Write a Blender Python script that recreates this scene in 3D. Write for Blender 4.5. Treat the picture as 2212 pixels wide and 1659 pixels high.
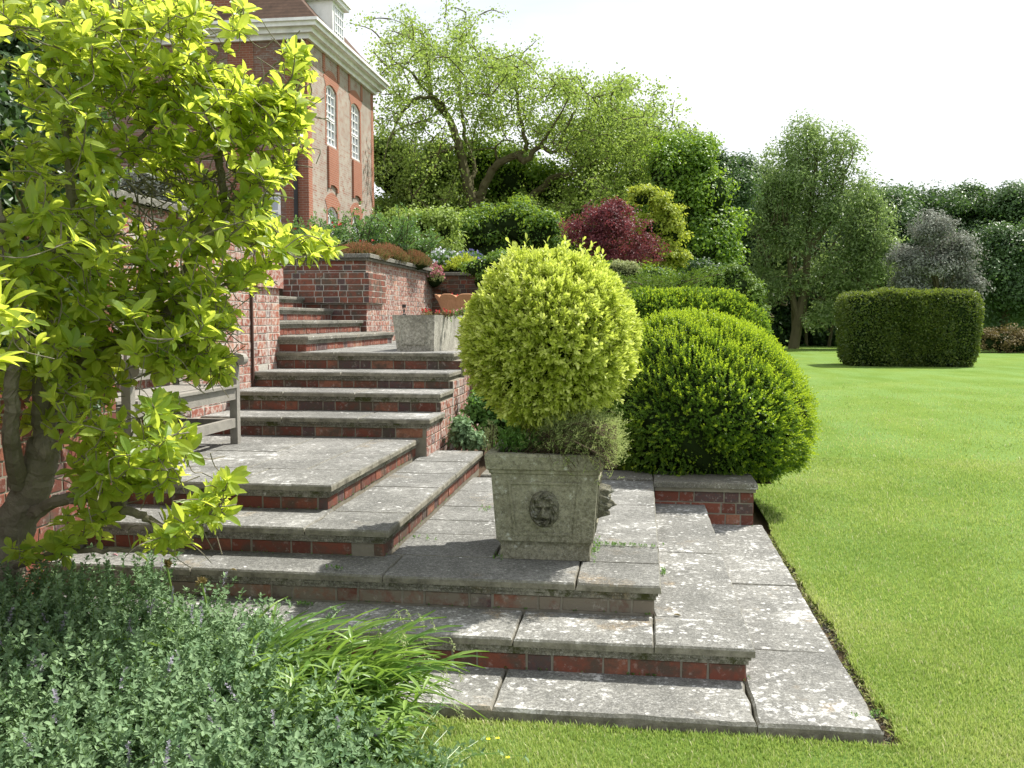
import bpy, math, random
import numpy as np
for o in list(bpy.data.objects): bpy.data.objects.remove(o)
S = bpy.context.scene
R = math.radians
# ------------------------------------------------------------------ camera
F, CX, CY, CAMH = 2000., 1106., 829.5, 1.6        # focal length in units of a 2212 px wide frame
PH = math.atan(141.5/F); TH = math.atan(279/F*math.cos(PH))
cam = bpy.data.objects.new('camera', bpy.data.cameras.new('camera')); S.collection.objects.link(cam)
cam.location = (0, 0, CAMH); cam.rotation_euler = (R(90)-PH, 0, TH)
cam.data.lens = F/2212*36; cam.data.sensor_width = 36; cam.data.clip_end = 2000; cam.data.clip_start = .05
S.camera = cam
# ------------------------------------------------------------------ light
SUN = np.array([.50, .45, 1.0]); SUN /= np.linalg.norm(SUN)
EL = math.asin(SUN[2]); AZ = math.atan2(SUN[0], SUN[1])
W = bpy.data.worlds.new('World'); S.world = W; W.use_nodes = True
nt = W.node_tree; nt.nodes.clear()
out = nt.nodes.new('ShaderNodeOutputWorld'); bg = nt.nodes.new('ShaderNodeBackground')
sky = nt.nodes.new('ShaderNodeTexSky'); sky.sky_type = 'NISHITA'; sky.sun_disc = False
sky.sun_elevation = EL; sky.sun_rotation = AZ; sky.dust_density = 1.5; sky.air_density = 1.0
tc = nt.nodes.new('ShaderNodeTexCoord'); mp = nt.nodes.new('ShaderNodeMapping'); mp.inputs['Scale'].default_value = (1, 1, 4.5)
nz = nt.nodes.new('ShaderNodeTexNoise'); nz.inputs['Scale'].default_value = 1.6; nz.inputs['Detail'].default_value = 6
rp = nt.nodes.new('ShaderNodeValToRGB'); rp.color_ramp.elements[0].position = .30; rp.color_ramp.elements[1].position = .56
rp.color_ramp.elements[0].color = (.45, .45, .45, 1)
mx = nt.nodes.new('ShaderNodeMixRGB'); mx.inputs[2].default_value = (7.9, 8.1, 8.4, 1)
L = nt.links.new
L(tc.outputs['Generated'], mp.inputs[0]); L(mp.outputs[0], nz.inputs[0]); L(nz.outputs[0], rp.inputs[0]); L(rp.outputs[0], mx.inputs[0])
L(sky.outputs[0], mx.inputs[1]); L(mx.outputs[0], bg.inputs[0]); bg.inputs[1].default_value = .085; L(bg.outputs[0], out.inputs[0])
sun = bpy.data.objects.new('sun', bpy.data.lights.new('sun', 'SUN')); S.collection.objects.link(sun)
sun.data.energy = 4.6; sun.data.angle = R(.5); sun.data.color = (1, .955, .87)
from mathutils import Vector
sun.rotation_euler = Vector(-SUN).to_track_quat('-Z', 'Y').to_euler()
S.view_settings.view_transform = 'Standard'; S.view_settings.look = 'None'; S.view_settings.exposure = .84; S.view_settings.gamma = 1
S.render.engine = 'CYCLES'
S.cycles.max_bounces = 10; S.cycles.diffuse_bounces = 6; S.cycles.transmission_bounces = 8; S.cycles.transparent_max_bounces = 4

# ------------------------------------------------------------------ helpers
fwd = np.array([-math.sin(TH)*math.cos(PH), math.cos(TH)*math.cos(PH), -math.sin(PH)])
rgt = np.array([math.cos(TH), math.sin(TH), 0]); upv = np.cross(rgt, fwd); CAM = np.array([0, 0, CAMH])
def ray(px, py): return fwd+(px-CX)/F*rgt-(py-CY)/F*upv
def PZ(px, py, z): d = ray(px, py); return CAM+d*(z-CAMH)/d[2]
def PY(px, py, Y): d = ray(px, py); return CAM+d*Y/d[1]
def nrm(v): return v/(np.linalg.norm(v, axis=-1, keepdims=True)+1e-9)

class MB:
    def __init__(s): s.v = []; s.f = []; s.t = []; s.n = 0
    def add(s, v, faces, t=.5):
        v = np.asarray(v, float).reshape(-1, 3); s.v.append(v)
        s.t.append(np.full(len(v), t) if np.isscalar(t) else np.asarray(t, float))
        if isinstance(faces, np.ndarray): s.f.append(faces+s.n)
        else:
            d = {}
            for f in faces: d.setdefault(len(f), []).append(f)
            for k, fs in d.items(): s.f.append(np.array(fs)+s.n)
        s.n += len(v); return s
    def box(s, x0, x1, y0, y1, z0, z1, t=.5):
        v = [(x, y, z) for z in (z0, z1) for y in (y0, y1) for x in (x0, x1)]
        return s.add(v, [(0, 2, 3, 1), (4, 5, 7, 6), (0, 1, 5, 4), (2, 6, 7, 3), (0, 4, 6, 2), (1, 3, 7, 5)], t)
    def build(s, name, mat, parent=None, smooth=False, col=None):
        v = np.concatenate(s.v); t = np.concatenate(s.t)
        org = np.zeros(3)
        p = parent
        while p is not None: org += np.array(p.location); p = p.parent
        v = v-org
        m = bpy.data.meshes.new(name)
        m.vertices.add(len(v)); m.vertices.foreach_set('co', v.astype(np.float32).ravel())
        tot = np.concatenate([np.full(len(f), f.shape[1]) for f in s.f]).astype(np.int32)
        idx = np.concatenate([f.ravel() for f in s.f]).astype(np.int32)
        m.loops.add(len(idx)); m.loops.foreach_set('vertex_index', idx)
        st = np.concatenate([[0], np.cumsum(tot)[:-1]]).astype(np.int32)
        m.polygons.add(len(tot)); m.polygons.foreach_set('loop_start', st); m.polygons.foreach_set('loop_total', tot)
        m.polygons.foreach_set('use_smooth', np.full(len(tot), bool(smooth)))
        m.update(calc_edges=True)
        a = m.attributes.new('tint', 'FLOAT', 'POINT'); a.data.foreach_set('value', t.astype(np.float32))
        m.materials.append(mat)
        o = bpy.data.objects.new(name, m); S.collection.objects.link(o)
        if parent is not None: o.parent = parent
        return o
def tag(o, label=None, cat=None, group=None, kind=None):
    for k, x in (('label', label), ('category', cat), ('group', group), ('kind', kind)):
        if x: o[k] = x
    return o
def thing(name, label, cat, loc=(0, 0, 0), group=None):
    o = bpy.data.objects.new(name, None); S.collection.objects.link(o); o.location = loc; o.empty_display_size = .1
    return tag(o, label, cat, group)
def copy_tree(o, parent=None):
    c = o.copy(); S.collection.objects.link(c)
    if parent is not None: c.parent = parent
    for ch in list(o.children): copy_tree(ch, c)
    return c
def tube(mb, pts, rad, n=7, t=.5, wob=0, rng=None):
    pts = np.asarray(pts, float); rad = np.broadcast_to(np.asarray(rad, float), (len(pts),))
    T = nrm(np.gradient(pts, axis=0)); a = np.array([0, 0, 1.]) if abs(T[0][2]) < .9 else np.array([1., 0, 0])
    A = nrm(np.cross(T, a)); B = np.cross(T, A); th = np.arange(n)/n*2*np.pi
    rr = np.ones((len(pts), n))
    if wob: rr = 1+wob*rng.normal(size=(len(pts), n))
    V = pts[:, None]+(A[:, None]*np.cos(th)[None, :, None]+B[:, None]*np.sin(th)[None, :, None])*(rad[:, None]*rr)[:, :, None]
    i = np.arange(len(pts)-1)[:, None]*n; j = np.arange(n)[None]; k = (j+1) % n
    q = np.stack([i+j, i+k, i+n+k, i+n+j], -1).reshape(-1, 4)
    fs = [tuple(x) for x in q]
    fs.append(tuple(range(n))[::-1]); fs.append(tuple((len(pts)-1)*n+np.arange(n)))
    mb.add(V.reshape(-1, 3), fs, t)
def spline(P, k=6):
    P = np.asarray(P, float)
    if len(P) < 3:
        s = np.linspace(0, 1, k+1)[:, None]; return P[0]*(1-s)+P[-1]*s
    Q = np.vstack([2*P[0]-P[1], P, 2*P[-1]-P[-2]]); o = []
    for i in range(1, len(Q)-2):
        for s in np.arange(k)/k:
            a, b, c, d = Q[i-1:i+3]
            o.append(.5*(2*b+(c-a)*s+(2*a-5*b+4*c-d)*s*s+(3*b-a-3*c+d)*s**3))
    o.append(P[-1]); return np.array(o)
# leaf templates: x across, y along, z normal
def T_DIAMOND(w=.45, fold=.12): return np.array([(0, 0, 0), (w/2, .5, fold), (0, 1, 0), (-w/2, .5, fold)], float), np.array([(0, 1, 2), (0, 2, 3)])
def T_LEAF(w=.42, fold=.07, bend=.12):
    v = [(0, 0, 0)]
    for y, k in ((.18, .42), (.42, .92), (.66, 1.), (.86, .62)):
        b = -bend*y*y
        v += [(-w/2*k, y, fold*k+b), (0, y, b), (w/2*k, y, fold*k+b)]
    v += [(0, 1, -bend*1.1)]
    f3 = [(0, 2, 1), (0, 3, 2), (10, 11, 13), (11, 12, 13)]
    f4 = []
    for i in range(3):
        a = 1+3*i; f4 += [(a, a+1, a+4, a+3), (a+1, a+2, a+5, a+4)]
    return np.array(v, float), np.array(f3+[(q[0], q[1], q[2]) for q in f4]+[(q[0], q[2], q[3]) for q in f4])
def scatter(mb, tmpl, pos, dirs, nor, scale, tint):
    tv, tf = tmpl; N = len(pos)
    if N == 0: return
    Y = nrm(dirs); Z = nrm(nor-(nor*Y).sum(-1, keepdims=True)*Y); X = np.cross(Y, Z)
    sc = np.broadcast_to(np.asarray(scale, float), (N,))[:, None, None]
    V = pos[:, None]+sc*(X[:, None]*tv[None, :, :1]+Y[:, None]*tv[None, :, 1:2]+Z[:, None]*tv[None, :, 2:])
    f = (tf[None]+(np.arange(N)*len(tv))[:, None, None]).reshape(-1, tf.shape[1])
    mb.add(V.reshape(-1, 3), f, np.repeat(np.broadcast_to(tint, (N,)), len(tv)))

# ------------------------------------------------------------------ materials
def newmat(name):
    m = bpy.data.materials.new(name); m.use_nodes = True; n = m.node_tree; n.nodes.clear()
    o = n.nodes.new('ShaderNodeOutputMaterial'); return m, n, o
def ramp(n, fac, stops, interp='LINEAR'):
    r = n.nodes.new('ShaderNodeValToRGB'); r.color_ramp.interpolation = interp
    while len(r.color_ramp.elements) < len(stops): r.color_ramp.elements.new(.5)
    for e, (p, c) in zip(r.color_ramp.elements, stops): e.position = p; e.color = (*c, 1) if len(c) == 3 else c
    n.links.new(fac, r.inputs[0]); return r.outputs[0]
def g(x): return (x, x, x)
def noise(n, vec, scale, detail=4, rough=.6, dist=0):
    t = n.nodes.new('ShaderNodeTexNoise'); t.inputs['Scale'].default_value = scale; t.inputs['Detail'].default_value = detail
    t.inputs['Roughness'].default_value = rough; t.inputs['Distortion'].default_value = dist; n.links.new(vec, t.inputs['Vector']); return t.outputs[0]
def mix(n, fac, a, b, mode='MIX'):
    m = n.nodes.new('ShaderNodeMixRGB'); m.blend_type = mode
    for i, x in ((0, fac), (1, a), (2, b)):
        if hasattr(x, 'is_linked'): n.links.new(x, m.inputs[i])
        else: m.inputs[i].default_value = x if i == 0 else (*x, 1)
    return m.outputs[0]
def attr(n, name='tint'):
    a = n.nodes.new('ShaderNodeAttribute'); a.attribute_name = name; return a.outputs['Fac']
def objco(n):
    t = n.nodes.new('ShaderNodeNewGeometry'); return t.outputs['Position']
def bump(n, h, strength, dist=.01, nor=None):
    b = n.nodes.new('ShaderNodeBump'); b.inputs['Strength'].default_value = strength; b.inputs['Distance'].default_value = dist
    n.links.new(h, b.inputs['Height'])
    if nor: n.links.new(nor, b.inputs['Normal'])
    return b.outputs[0]
def pbsdf(n, col, rough=.8, nor=None, spec=.3):
    b = n.nodes.new('ShaderNodeBsdfPrincipled')
    if hasattr(col, 'is_linked'): n.links.new(col, b.inputs['Base Color'])
    else: b.inputs['Base Color'].default_value = (*col, 1)
    b.inputs['Roughness'].default_value = rough; b.inputs['Specular IOR Level'].default_value = spec
    if nor: n.links.new(nor, b.inputs['Normal'])
    return b
def simple(name, col, rough=.7, spec=.3, bsc=0, bst=.3):
    m, n, o = newmat(name); p = objco(n); nn = bump(n, noise(n, p, bsc, 5), bst) if bsc else None
    c = mix(n, ramp(n, noise(n, p, 3 if not bsc else bsc/6, 4), [(.35, g(0)), (.7, g(1))]), tuple(x*.85 for x in col), tuple(min(1, x*1.1) for x in col))
    n.links.new(pbsdf(n, c, rough, nn, spec).outputs[0], o.inputs[0]); return m
def leafmat(name, stops, trans=(.35, .5, .05), tf=.35, rough=.45, spec=.35, nsc=0):
    m, n, o = newmat(name); t = attr(n)
    c = ramp(n, t, stops)
    b = pbsdf(n, c, rough, None, spec)
    tr = n.nodes.new('ShaderNodeBsdfTranslucent'); n.links.new(mix(n, .6, c, trans), tr.inputs[0])
    mx = n.nodes.new('ShaderNodeMixShader'); mx.inputs[0].default_value = tf
    n.links.new(b.outputs[0], mx.inputs[1]); n.links.new(tr.outputs[0], mx.inputs[2]); n.links.new(mx.outputs[0], o.inputs[0]); return m
def stonemat(name, base=(.36, .34, .29), dark=(.13, .125, .105), white=(.66, .66, .62), ochre=(.33, .21, .07), wh=.5, dk=.5, oc=.55, moss=0, rough=.9, side=0):
    m, n, o = newmat(name); p = objco(n)
    c = mix(n, ramp(n, noise(n, p, 26, 6, .7), [(.3, g(0)), (.7, g(1))]), tuple(x*.7 for x in base), tuple(min(1, x*1.25) for x in base))
    c = mix(n, mixf(n, attr(n), .6), c, tuple(x*.72 for x in base))
    big = noise(n, p, 1.3, 3, .5)
    def sh(src, k):      # threshold noise shifted by a slow large-scale noise
        m_ = n.nodes.new('ShaderNodeMath'); m_.operation = 'MULTIPLY_ADD'; n.links.new(big, m_.inputs[0]); m_.inputs[1].default_value = k; n.links.new(src, m_.inputs[2]); return m_.outputs[0]
    # ochre stains
    f = ramp(n, noise(n, p, 2.3, 6, .65), [(oc, g(0)), (oc+.13, g(.75))]); c = mix(n, f, c, ochre)
    # dark weathering: soft blotches, then fine sooty grain
    f = ramp(n, noise(n, p, 4.0, 10, .75), [(dk-.05, g(0)), (dk+.10, g(.8))]); c = mix(n, f, c, dark)
    f = ramp(n, sh(noise(n, p, 48, 8, .85), .35), [(dk+.10, g(0)), (dk+.24, g(.85))]); c = mix(n, f, c, tuple(x*.75 for x in dark))
    # white lichen: irregular crusts of several sizes
    f = ramp(n, sh(noise(n, p, 13, 12, .8), -.30), [(wh-.11, g(0)), (wh-.03, g(.9))]); c = mix(n, f, c, white)
    v = n.nodes.new('ShaderNodeTexVoronoi'); v.inputs['Scale'].default_value = 24; v.inputs['Randomness'].default_value = 1
    n.links.new(mix(n, .03, p, n_color(n, p, 40)), v.inputs['Vector'])
    sp = ramp(n, v.outputs['Distance'], [(.17, g(.85)), (.30, g(0))]); gate = ramp(n, noise(n, p, 5, 5, .7), [(wh, g(0)), (wh+.07, g(1))])
    c = mix(n, mix(n, 1, sp, gate, 'MULTIPLY'), c, white)
    c = mix(n, ramp(n, noise(n, p, 110, 6, .85), [(.53, g(0)), (.66, g(.55))]), c, white)
    if moss:
        f = ramp(n, noise(n, p, 6, 6, .7), [(.62-moss, g(0)), (.75-moss, g(1))]); c = mix(n, f, c, (.06, .065, .022))
    if side:   # upright faces: algae and dirt tones, with their shade painted in
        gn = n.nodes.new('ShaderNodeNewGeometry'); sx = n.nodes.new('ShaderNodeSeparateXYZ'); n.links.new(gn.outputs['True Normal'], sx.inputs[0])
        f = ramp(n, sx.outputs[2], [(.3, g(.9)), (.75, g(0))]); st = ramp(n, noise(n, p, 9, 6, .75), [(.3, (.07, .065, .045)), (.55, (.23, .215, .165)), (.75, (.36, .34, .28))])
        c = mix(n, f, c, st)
    h = mix(n, .5, noise(n, p, 90, 5, .7), noise(n, p, 14, 6, .7))
    nn = bump(n, h, .55, .012)
    n.links.new(pbsdf(n, c, rough, nn, .2).outputs[0], o.inputs[0]); return m
def mixf(n, s, k):
    m = n.nodes.new('ShaderNodeMath'); m.operation = 'MULTIPLY'; n.links.new(s, m.inputs[0]); m.inputs[1].default_value = k; return m.outputs[0]
def n_color(n, p, sc):
    t = n.nodes.new('ShaderNodeTexNoise'); t.inputs['Scale'].default_value = sc; n.links.new(p, t.inputs['Vector']); return t.outputs['Color']
def brickmat(name, efflo=0., dirt=.55, bright=1., dcol=(.085, .075, .058)):
    m, n, o = newmat(name); p = objco(n); t = attr(n)
    b = bright
    c = ramp(n, t, [(0, (.065*b, .06*b, .065*b)), (.12, (.09*b, .075*b, .08*b)), (.16, (.13*b, .045*b, .032*b)), (.5, (.22*b, .066*b, .042*b)), (.75, (.27*b, .095*b, .058*b)), (1, (.34*b, .16*b, .10*b))])
    c = mix(n, ramp(n, noise(n, p, 55, 5, .7), [(.3, g(.75)), (.7, g(0))]), c, tuple(.16*b*x for x in (1, .4, .3)))
    f = ramp(n, noise(n, p, 6, 7, .7), [(dirt, g(0)), (dirt+.16, g(.85))]); c = mix(n, f, c, dcol)
    f = ramp(n, noise(n, p, 22, 7, .75), [(.56-efflo*.15, g(0)), (.66-efflo*.1, g(.35+.5*efflo))]); c = mix(n, f, c, (.52, .49, .44))
    if efflo:
        mp_ = n.nodes.new('ShaderNodeMapping'); mp_.inputs['Scale'].default_value = (7, 7, .6); n.links.new(p, mp_.inputs[0])
        f = ramp(n, noise(n, mp_.outputs[0], 1, 4, .6), [(.58, g(0)), (.68, g(.7*efflo+.1))]); c = mix(n, f, c, (.62, .6, .56))
    nn = bump(n, noise(n, p, 120, 5, .7), .5, .004)
    n.links.new(pbsdf(n, c, .9, nn, .2).outputs[0], o.inputs[0]); return m
def bricktex(name, ax, c1, c2, mort, scale=1., extra=None, mix_hi=None):
    m, n, o = newmat(name); p = objco(n)
    s = n.nodes.new('ShaderNodeSeparateXYZ'); n.links.new(p, s.inputs[0]); k = n.nodes.new('ShaderNodeCombineXYZ')
    n.links.new(s.outputs[ax], k.inputs[0]); n.links.new(s.outputs[2], k.inputs[1])
    b = n.nodes.new('ShaderNodeTexBrick'); n.links.new(k.outputs[0], b.inputs['Vector'])
    b.inputs['Color1'].default_value = (*c1, 1); b.inputs['Color2'].default_value = (*c2, 1); b.inputs['Mortar'].default_value = (*mort, 1)
    b.inputs['Scale'].default_value = 1; b.inputs['Brick Width'].default_value = .225*scale; b.inputs['Row Height'].default_value = .075*scale
    b.inputs['Mortar Size'].default_value = .009; b.inputs['Bias'].default_value = 0
    c = b.outputs['Color']
    if extra:
        f = ramp(n, noise(n, k.outputs[0], 3.2, 8, .8), [(.44, g(0)), (.56, g(.9))]); c = mix(n, f, c, extra)
    c = mix(n, ramp(n, noise(n, p, .6, 5, .6), [(.4, g(0)), (.7, g(.35))]), c, tuple(x*.6 for x in c1))
    n.links.new(pbsdf(n, c, .9, bump(n, b.outputs['Fac'], -.4, .01), .2).outputs[0], o.inputs[0]); return m
M = {}
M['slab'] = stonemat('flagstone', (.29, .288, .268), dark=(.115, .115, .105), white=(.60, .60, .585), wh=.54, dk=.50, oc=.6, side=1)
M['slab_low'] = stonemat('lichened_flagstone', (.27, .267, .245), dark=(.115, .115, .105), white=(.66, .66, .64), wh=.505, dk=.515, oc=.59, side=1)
M['mould'] = stonemat('mossy_moulding', (.31, .295, .24), dark=(.10, .095, .07), wh=.6, dk=.52, oc=.6, moss=.1)
M['pot'] = stonemat('weathered_cast_stone', (.34, .325, .24), dark=(.15, .14, .095), white=(.50, .51, .46), wh=.53, dk=.54, oc=.7)
M['lion'] = stonemat('dark_carved_stone', (.23, .22, .16), dark=(.08, .075, .055), white=(.40, .41, .38), wh=.52, dk=.5, oc=.7)
M['trough'] = stonemat('speckled_concrete', (.55, .53, .45), dark=(.20, .19, .155), wh=.64, dk=.50, oc=.62)
M['coping'] = stonemat('coping_stone', (.25, .235, .19), wh=.57, dk=.49, oc=.6)
M['brick'] = brickmat('red_brick', 0, .435)
M['brick_rendered'] = brickmat('dirty_rendered_riser', 0, .33, .9, (.21, .195, .15))
M['brick_pale'] = brickmat('limewashed_brick', .75, .59, 1.35)
M['brick_wall'] = brickmat('garden_wall_brick', .12, .53)
M['mortar'] = simple('mortar', (.24, .22, .175), .95, .1, 60, .5)
M['mortar_pale'] = simple('pale_mortar', (.44, .42, .37), .95, .1, 60, .5)
M['soil'] = simple('soil', (.085, .06, .04), 1, .1, 40, 1.)
M['drysoil'] = simple('dry_edge_soil', (.16, .12, .075), 1, .1, 50, 1.)
M['white'] = simple('white_paint', (.84, .84, .84), .5, .4)
M['glass'] = simple('window_glass', (.34, .38, .42), .08, .8)
M['black'] = simple('black_iron', (.02, .02, .022), .5, .4)
M['rust'] = simple('rusty_iron', (.07, .04, .03), .8, .2)
M['wood'] = simple('weathered_teak', (.27, .255, .225), .85, .2, 70, .4)
M['bark'] = simple('grey_bark', (.20, .18, .135), .9, .15, 45, .9)
M['twig'] = simple('twig', (.10, .075, .05), .9, .15)
M['farbark'] = simple('olive_bark', (.12, .11, .06), .95, .1)
M['terracotta'] = simple('terracotta', (.46, .24, .13), .85, .2, 30, .4)

def shade(v, k): return tuple(x*k for x in v)
def lm(name, lo, hi, trans, **k): return leafmat(name, [(0, lo), (.5, tuple((a+b)/2 for a, b in zip(lo, hi))), (1, hi)], trans, **k)
M['magnolia'] = lm('magnolia_leaf', (.13, .25, .03), (.43, .53, .08), (.93, 1., .12), tf=.60, rough=.38, spec=.45)
M['golden'] = leafmat('golden_privet_leaf', [(0, (.11, .17, .015)), (.25, (.28, .35, .03)), (.55, (.54, .61, .12)), (1, (.78, .82, .30))], (.76, .86, .12), .40, .42)
M['box'] = lm('box_leaf', (.04, .11, .014), (.20, .33, .04), (.42, .62, .05), tf=.34, rough=.35, spec=.45)
M['boxtip'] = lm('box_shoot', (.18, .30, .02), (.36, .48, .04), (.65, .80, .04), tf=.42, rough=.4)
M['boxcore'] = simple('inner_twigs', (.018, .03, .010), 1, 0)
M['catmint'] = lm('catmint_leaf', (.085, .16, .075), (.25, .36, .19), (.32, .5, .18), tf=.24, rough=.7, spec=.2)
M['lilac'] = lm('lilac_flower', (.21, .20, .24), (.40, .38, .45), (.4, .38, .48), tf=.2, rough=.8)
M['strap'] = lm('strap_leaf', (.06, .15, .025), (.24, .36, .08), (.38, .6, .07), tf=.34, rough=.4, spec=.45)
M['grass'] = leafmat('grass_blade', [(0, (.16, .265, .045)), (.5, (.30, .40, .09)), (.8, (.45, .49, .17)), (.95, (.46, .48, .22)), (1, (.66, .60, .38))], (.55, .70, .16), .35, .5)
M['wild'] = lm('wild_leaf', (.05, .13, .03), (.17, .31, .07), (.3, .55, .06), tf=.3, rough=.5)
M['thyme'] = lm('grey_leaf', (.12, .16, .045), (.46, .50, .26), (.55, .6, .2), tf=.28, rough=.7)

# ------------------------------------------------------------------ stone, brick builders
def slab(mb, x0, x1, y0, y1, z, th, rng, gap=.003, bev=.006, jit=.0012, step=.09):
    x0 += gap; x1 -= gap; y0 += gap; y1 -= gap; z += rng.normal()*.0012
    def edge(a, b): k = max(1, int(np.hypot(*(b-a))/step)); s = np.arange(k)[:, None]/k; return a+(b-a)*s
    c = [np.array(q) for q in ((x0, y0), (x1, y0), (x1, y1), (x0, y1))]
    P = np.vstack([edge(c[i], c[(i+1) % 4]) for i in range(4)])
    jn = rng.normal(size=P.shape)*jit
    chip = (rng.random(len(P)) < .06)[:, None]*rng.random((len(P), 1))*.010
    ctr = P.mean(0); inw = np.sign(ctr-P)
    P0 = P+jn; tilt = (rng.normal(size=2)*.0011)
    zt = z+((P-ctr)@tilt)
    rings = []
    for ins, dz in ((0, -th), (0, -bev*1.6), (bev, 0)):
        Q = P0+np.where(np.minimum(np.abs(P-[x0, y0]), np.abs(P-[x1, y1])) < 1e-6, 1, 0)*inw*(ins+(chip if dz > -th else 0))
        rings.append(np.column_stack([Q, zt+dz]))
    n = len(P); V = np.vstack(rings); fs = []
    for r in range(2):
        for i in range(n): j = (i+1) % n; fs.append((r*n+i, r*n+j, r*n+n+j, r*n+n+i))
    fs.append(tuple(range(2*n, 3*n)))
    mb.add(V, fs, rng.random())
def bricks(mb, o, u, nrmv, length, z0, z1, rng, bond='flemish', dark=.16, proud=.0035, start=0., ch=.0757, headers_dark=.35, bh=.066, hole=None):
    """individual bricks on the plane through o spanned by u (horizontal) and z; nrmv points out"""
    o = np.array(o, float); u = np.array(u, float); nv = np.array(nrmv, float); row = 0; z = z1
    nrow = max(1, int(round((z1-z0)/ch))); ch = (z1-z0)/nrow; bh = ch-.0095
    V = []; T = []
    for r in range(nrow):
        zb = z0+r*ch+.0048; zt = zb+bh
        x = -rng.random()*.02-start-(.17 if r % 2 else 0.03)-(0 if bond != 'header' else 0); st = (r % 2 == 0)
        while x < length:
            if bond == 'flemish': w = .215 if st else .1025
            elif bond == 'header': w = .1025
            else: w = .215
            a, b = max(x, 0), min(x+w, length)
            if b-a > .02 and not (hole and hole[0] < (a+b)/2 < hole[1] and hole[2] < (zb+zt)/2 < hole[3]):
                hd = w < .15
                t = rng.uniform(0, .12) if rng.random() < (headers_dark if hd and bond == 'flemish' else dark*.3) else np.clip(rng.normal(.52, .27), .16, 1)
                j = rng.normal(size=8)*.0012; pr = proud+rng.normal()*.0015; c = .0025
                for k, (xx, zz, d) in enumerate([(a, zb, 0), (b, zb, 0), (b, zt, 0), (a, zt, 0)]): V.append(o+u*(xx+j[k])+nv*0+np.array([0, 0, zz+j[k+4]*.8-o[2]]))
                for k, (xx, zz) in enumerate([(a+c, zb+c), (b-c, zb+c), (b-c, zt-c), (a+c, zt-c)]): V.append(o+u*(xx+j[k])+nv*pr+np.array([0, 0, zz+j[k+4]*.8-o[2]]))
                T += [t]*8
            x += w+.0105
            if bond == 'flemish': st = not st
    if not V: return
    N = len(V)//8; base = np.array([(4, 5, 6, 7), (0, 1, 5, 4), (1, 2, 6, 5), (2, 3, 7, 6), (3, 0, 4, 7)])
    if np.dot(np.cross(u, (0, 0, 1)), nv) < 0: base = base[:, ::-1]
    mb.add(np.array(V), (base[None]+(np.arange(N)*8)[:, None, None]).reshape(-1, 4), np.array(T))
TH_S, TH_M = .036, .040      # slab thickness, moulding thickness
def level(parent, x0, x1, y0, y1, z, zbelow, slabs, rng, slabmat, brickm='brick', right=True, ov=.035, mort='mortar', facemat=None, right_base=None):
    """one step: paving with projecting nosing, moulding and a brick riser round front and right side"""
    t = MB()
    for s in slabs: slab(t, *s, z, TH_S, rng)
    t.build('tread', M[slabmat], parent)
    m = MB(); i1, i2 = .018, ov+.004
    m.box(x0, x1-i1, y0+i1, y1, z-TH_S-TH_M*.45, z-TH_S+.001, .3); m.box(x0, x1-i1-.01, y0+i1+.01, y1, z-TH_S-TH_M, z-TH_S-TH_M*.45, .5)
    m.build('moulding', M['mould'], parent)
    b = MB(); b.box(x0, x1-i2, y0+i2, y1, zbelow-.05, z-TH_S-TH_M, .5)
    r = MB(); zt = z-TH_S-TH_M
    bricks(r, (x0, y0+i2, 0), (1, 0, 0), (0, -1, 0), x1-i2-x0, zbelow+.002 if zt-zbelow < .09 else zbelow, zt, rng, ch=.074, headers_dark=.3)
    if right: bricks(r, (x1-i2, y0+i2, 0), (0, 1, 0), (1, 0, 0), y1-y0-i2, right_base if right_base is not None else zbelow+.002, zt, rng, 'flemish' if right_base is None else 'flemish', ch=.074, headers_dark=.15)
    o = b.build('riser_core', M[mort], parent); r.build('riser', M[brickm], parent)
def rowx(x0, x1, y0, y1, cuts): c = [x0]+list(cuts)+[x1]; return [(a, b, y0, y1) for a, b in zip(c[:-1], c[1:])]
def coly(x0, x1, y0, y1, cuts): c = [y0]+list(cuts)+[y1]; return [(x0, x1, a, b) for a, b in zip(c[:-1], c[1:])]

# ------------------------------------------------------------------ setting: ground
rng = np.random.default_rng(5)
def lawnmat():
    m, n, o = newmat('lawn'); p = objco(n)
    c = ramp(n, noise(n, p, .55, 5, .6), [(.3, (.125, .20, .032)), (.55, (.175, .25, .05)), (.75, (.235, .295, .075))])
    mp_ = n.nodes.new('ShaderNodeMapping'); mp_.inputs['Scale'].default_value = (.9, .28, 1); mp_.inputs['Rotation'].default_value = (0, 0, .5); n.links.new(p, mp_.inputs[0])
    c = mix(n, ramp(n, noise(n, mp_.outputs[0], 1.2, 3, .5), [(.42, g(0)), (.62, g(.55))]), c, (.20, .31, .10))
    c = mix(n, ramp(n, noise(n, p, 40, 6, .8), [(.4, g(.5)), (.65, g(0))]), c, (.05, .125, .015))
    c = mix(n, ramp(n, noise(n, p, 9, 6, .75), [(.56, g(0)), (.7, g(.5))]), c, (.26, .30, .08))
    nn = bump(n, noise(n, p, 60, 6, .8), .8, .02)
    b = pbsdf(n, c, .9, nn, .05)
    n.links.new(b.outputs[0], o.inputs[0]); return m
M['lawn'] = lawnmat()
def edge_x(y): return 1.012+.012*np.sin(y*1.7)+.010*np.sin(y*5.3+1)+.007*np.sin(y*17)+.005*np.sin(y*41)
g_ = MB()
ys = np.linspace(3.50, 7.25, 60); fs = []
g_.add([(-300, -60, 0), (300, -60, 0), (300, 3.5, 0), (-300, 3.5, 0)], [(0, 1, 2, 3)])
E1 = np.array([(edge_x(y), y, 0) for y in ys]); E2 = np.array([(300, y, 0) for y in ys]); E3 = E1-[0, 0, .08]
n = len(ys)
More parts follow.
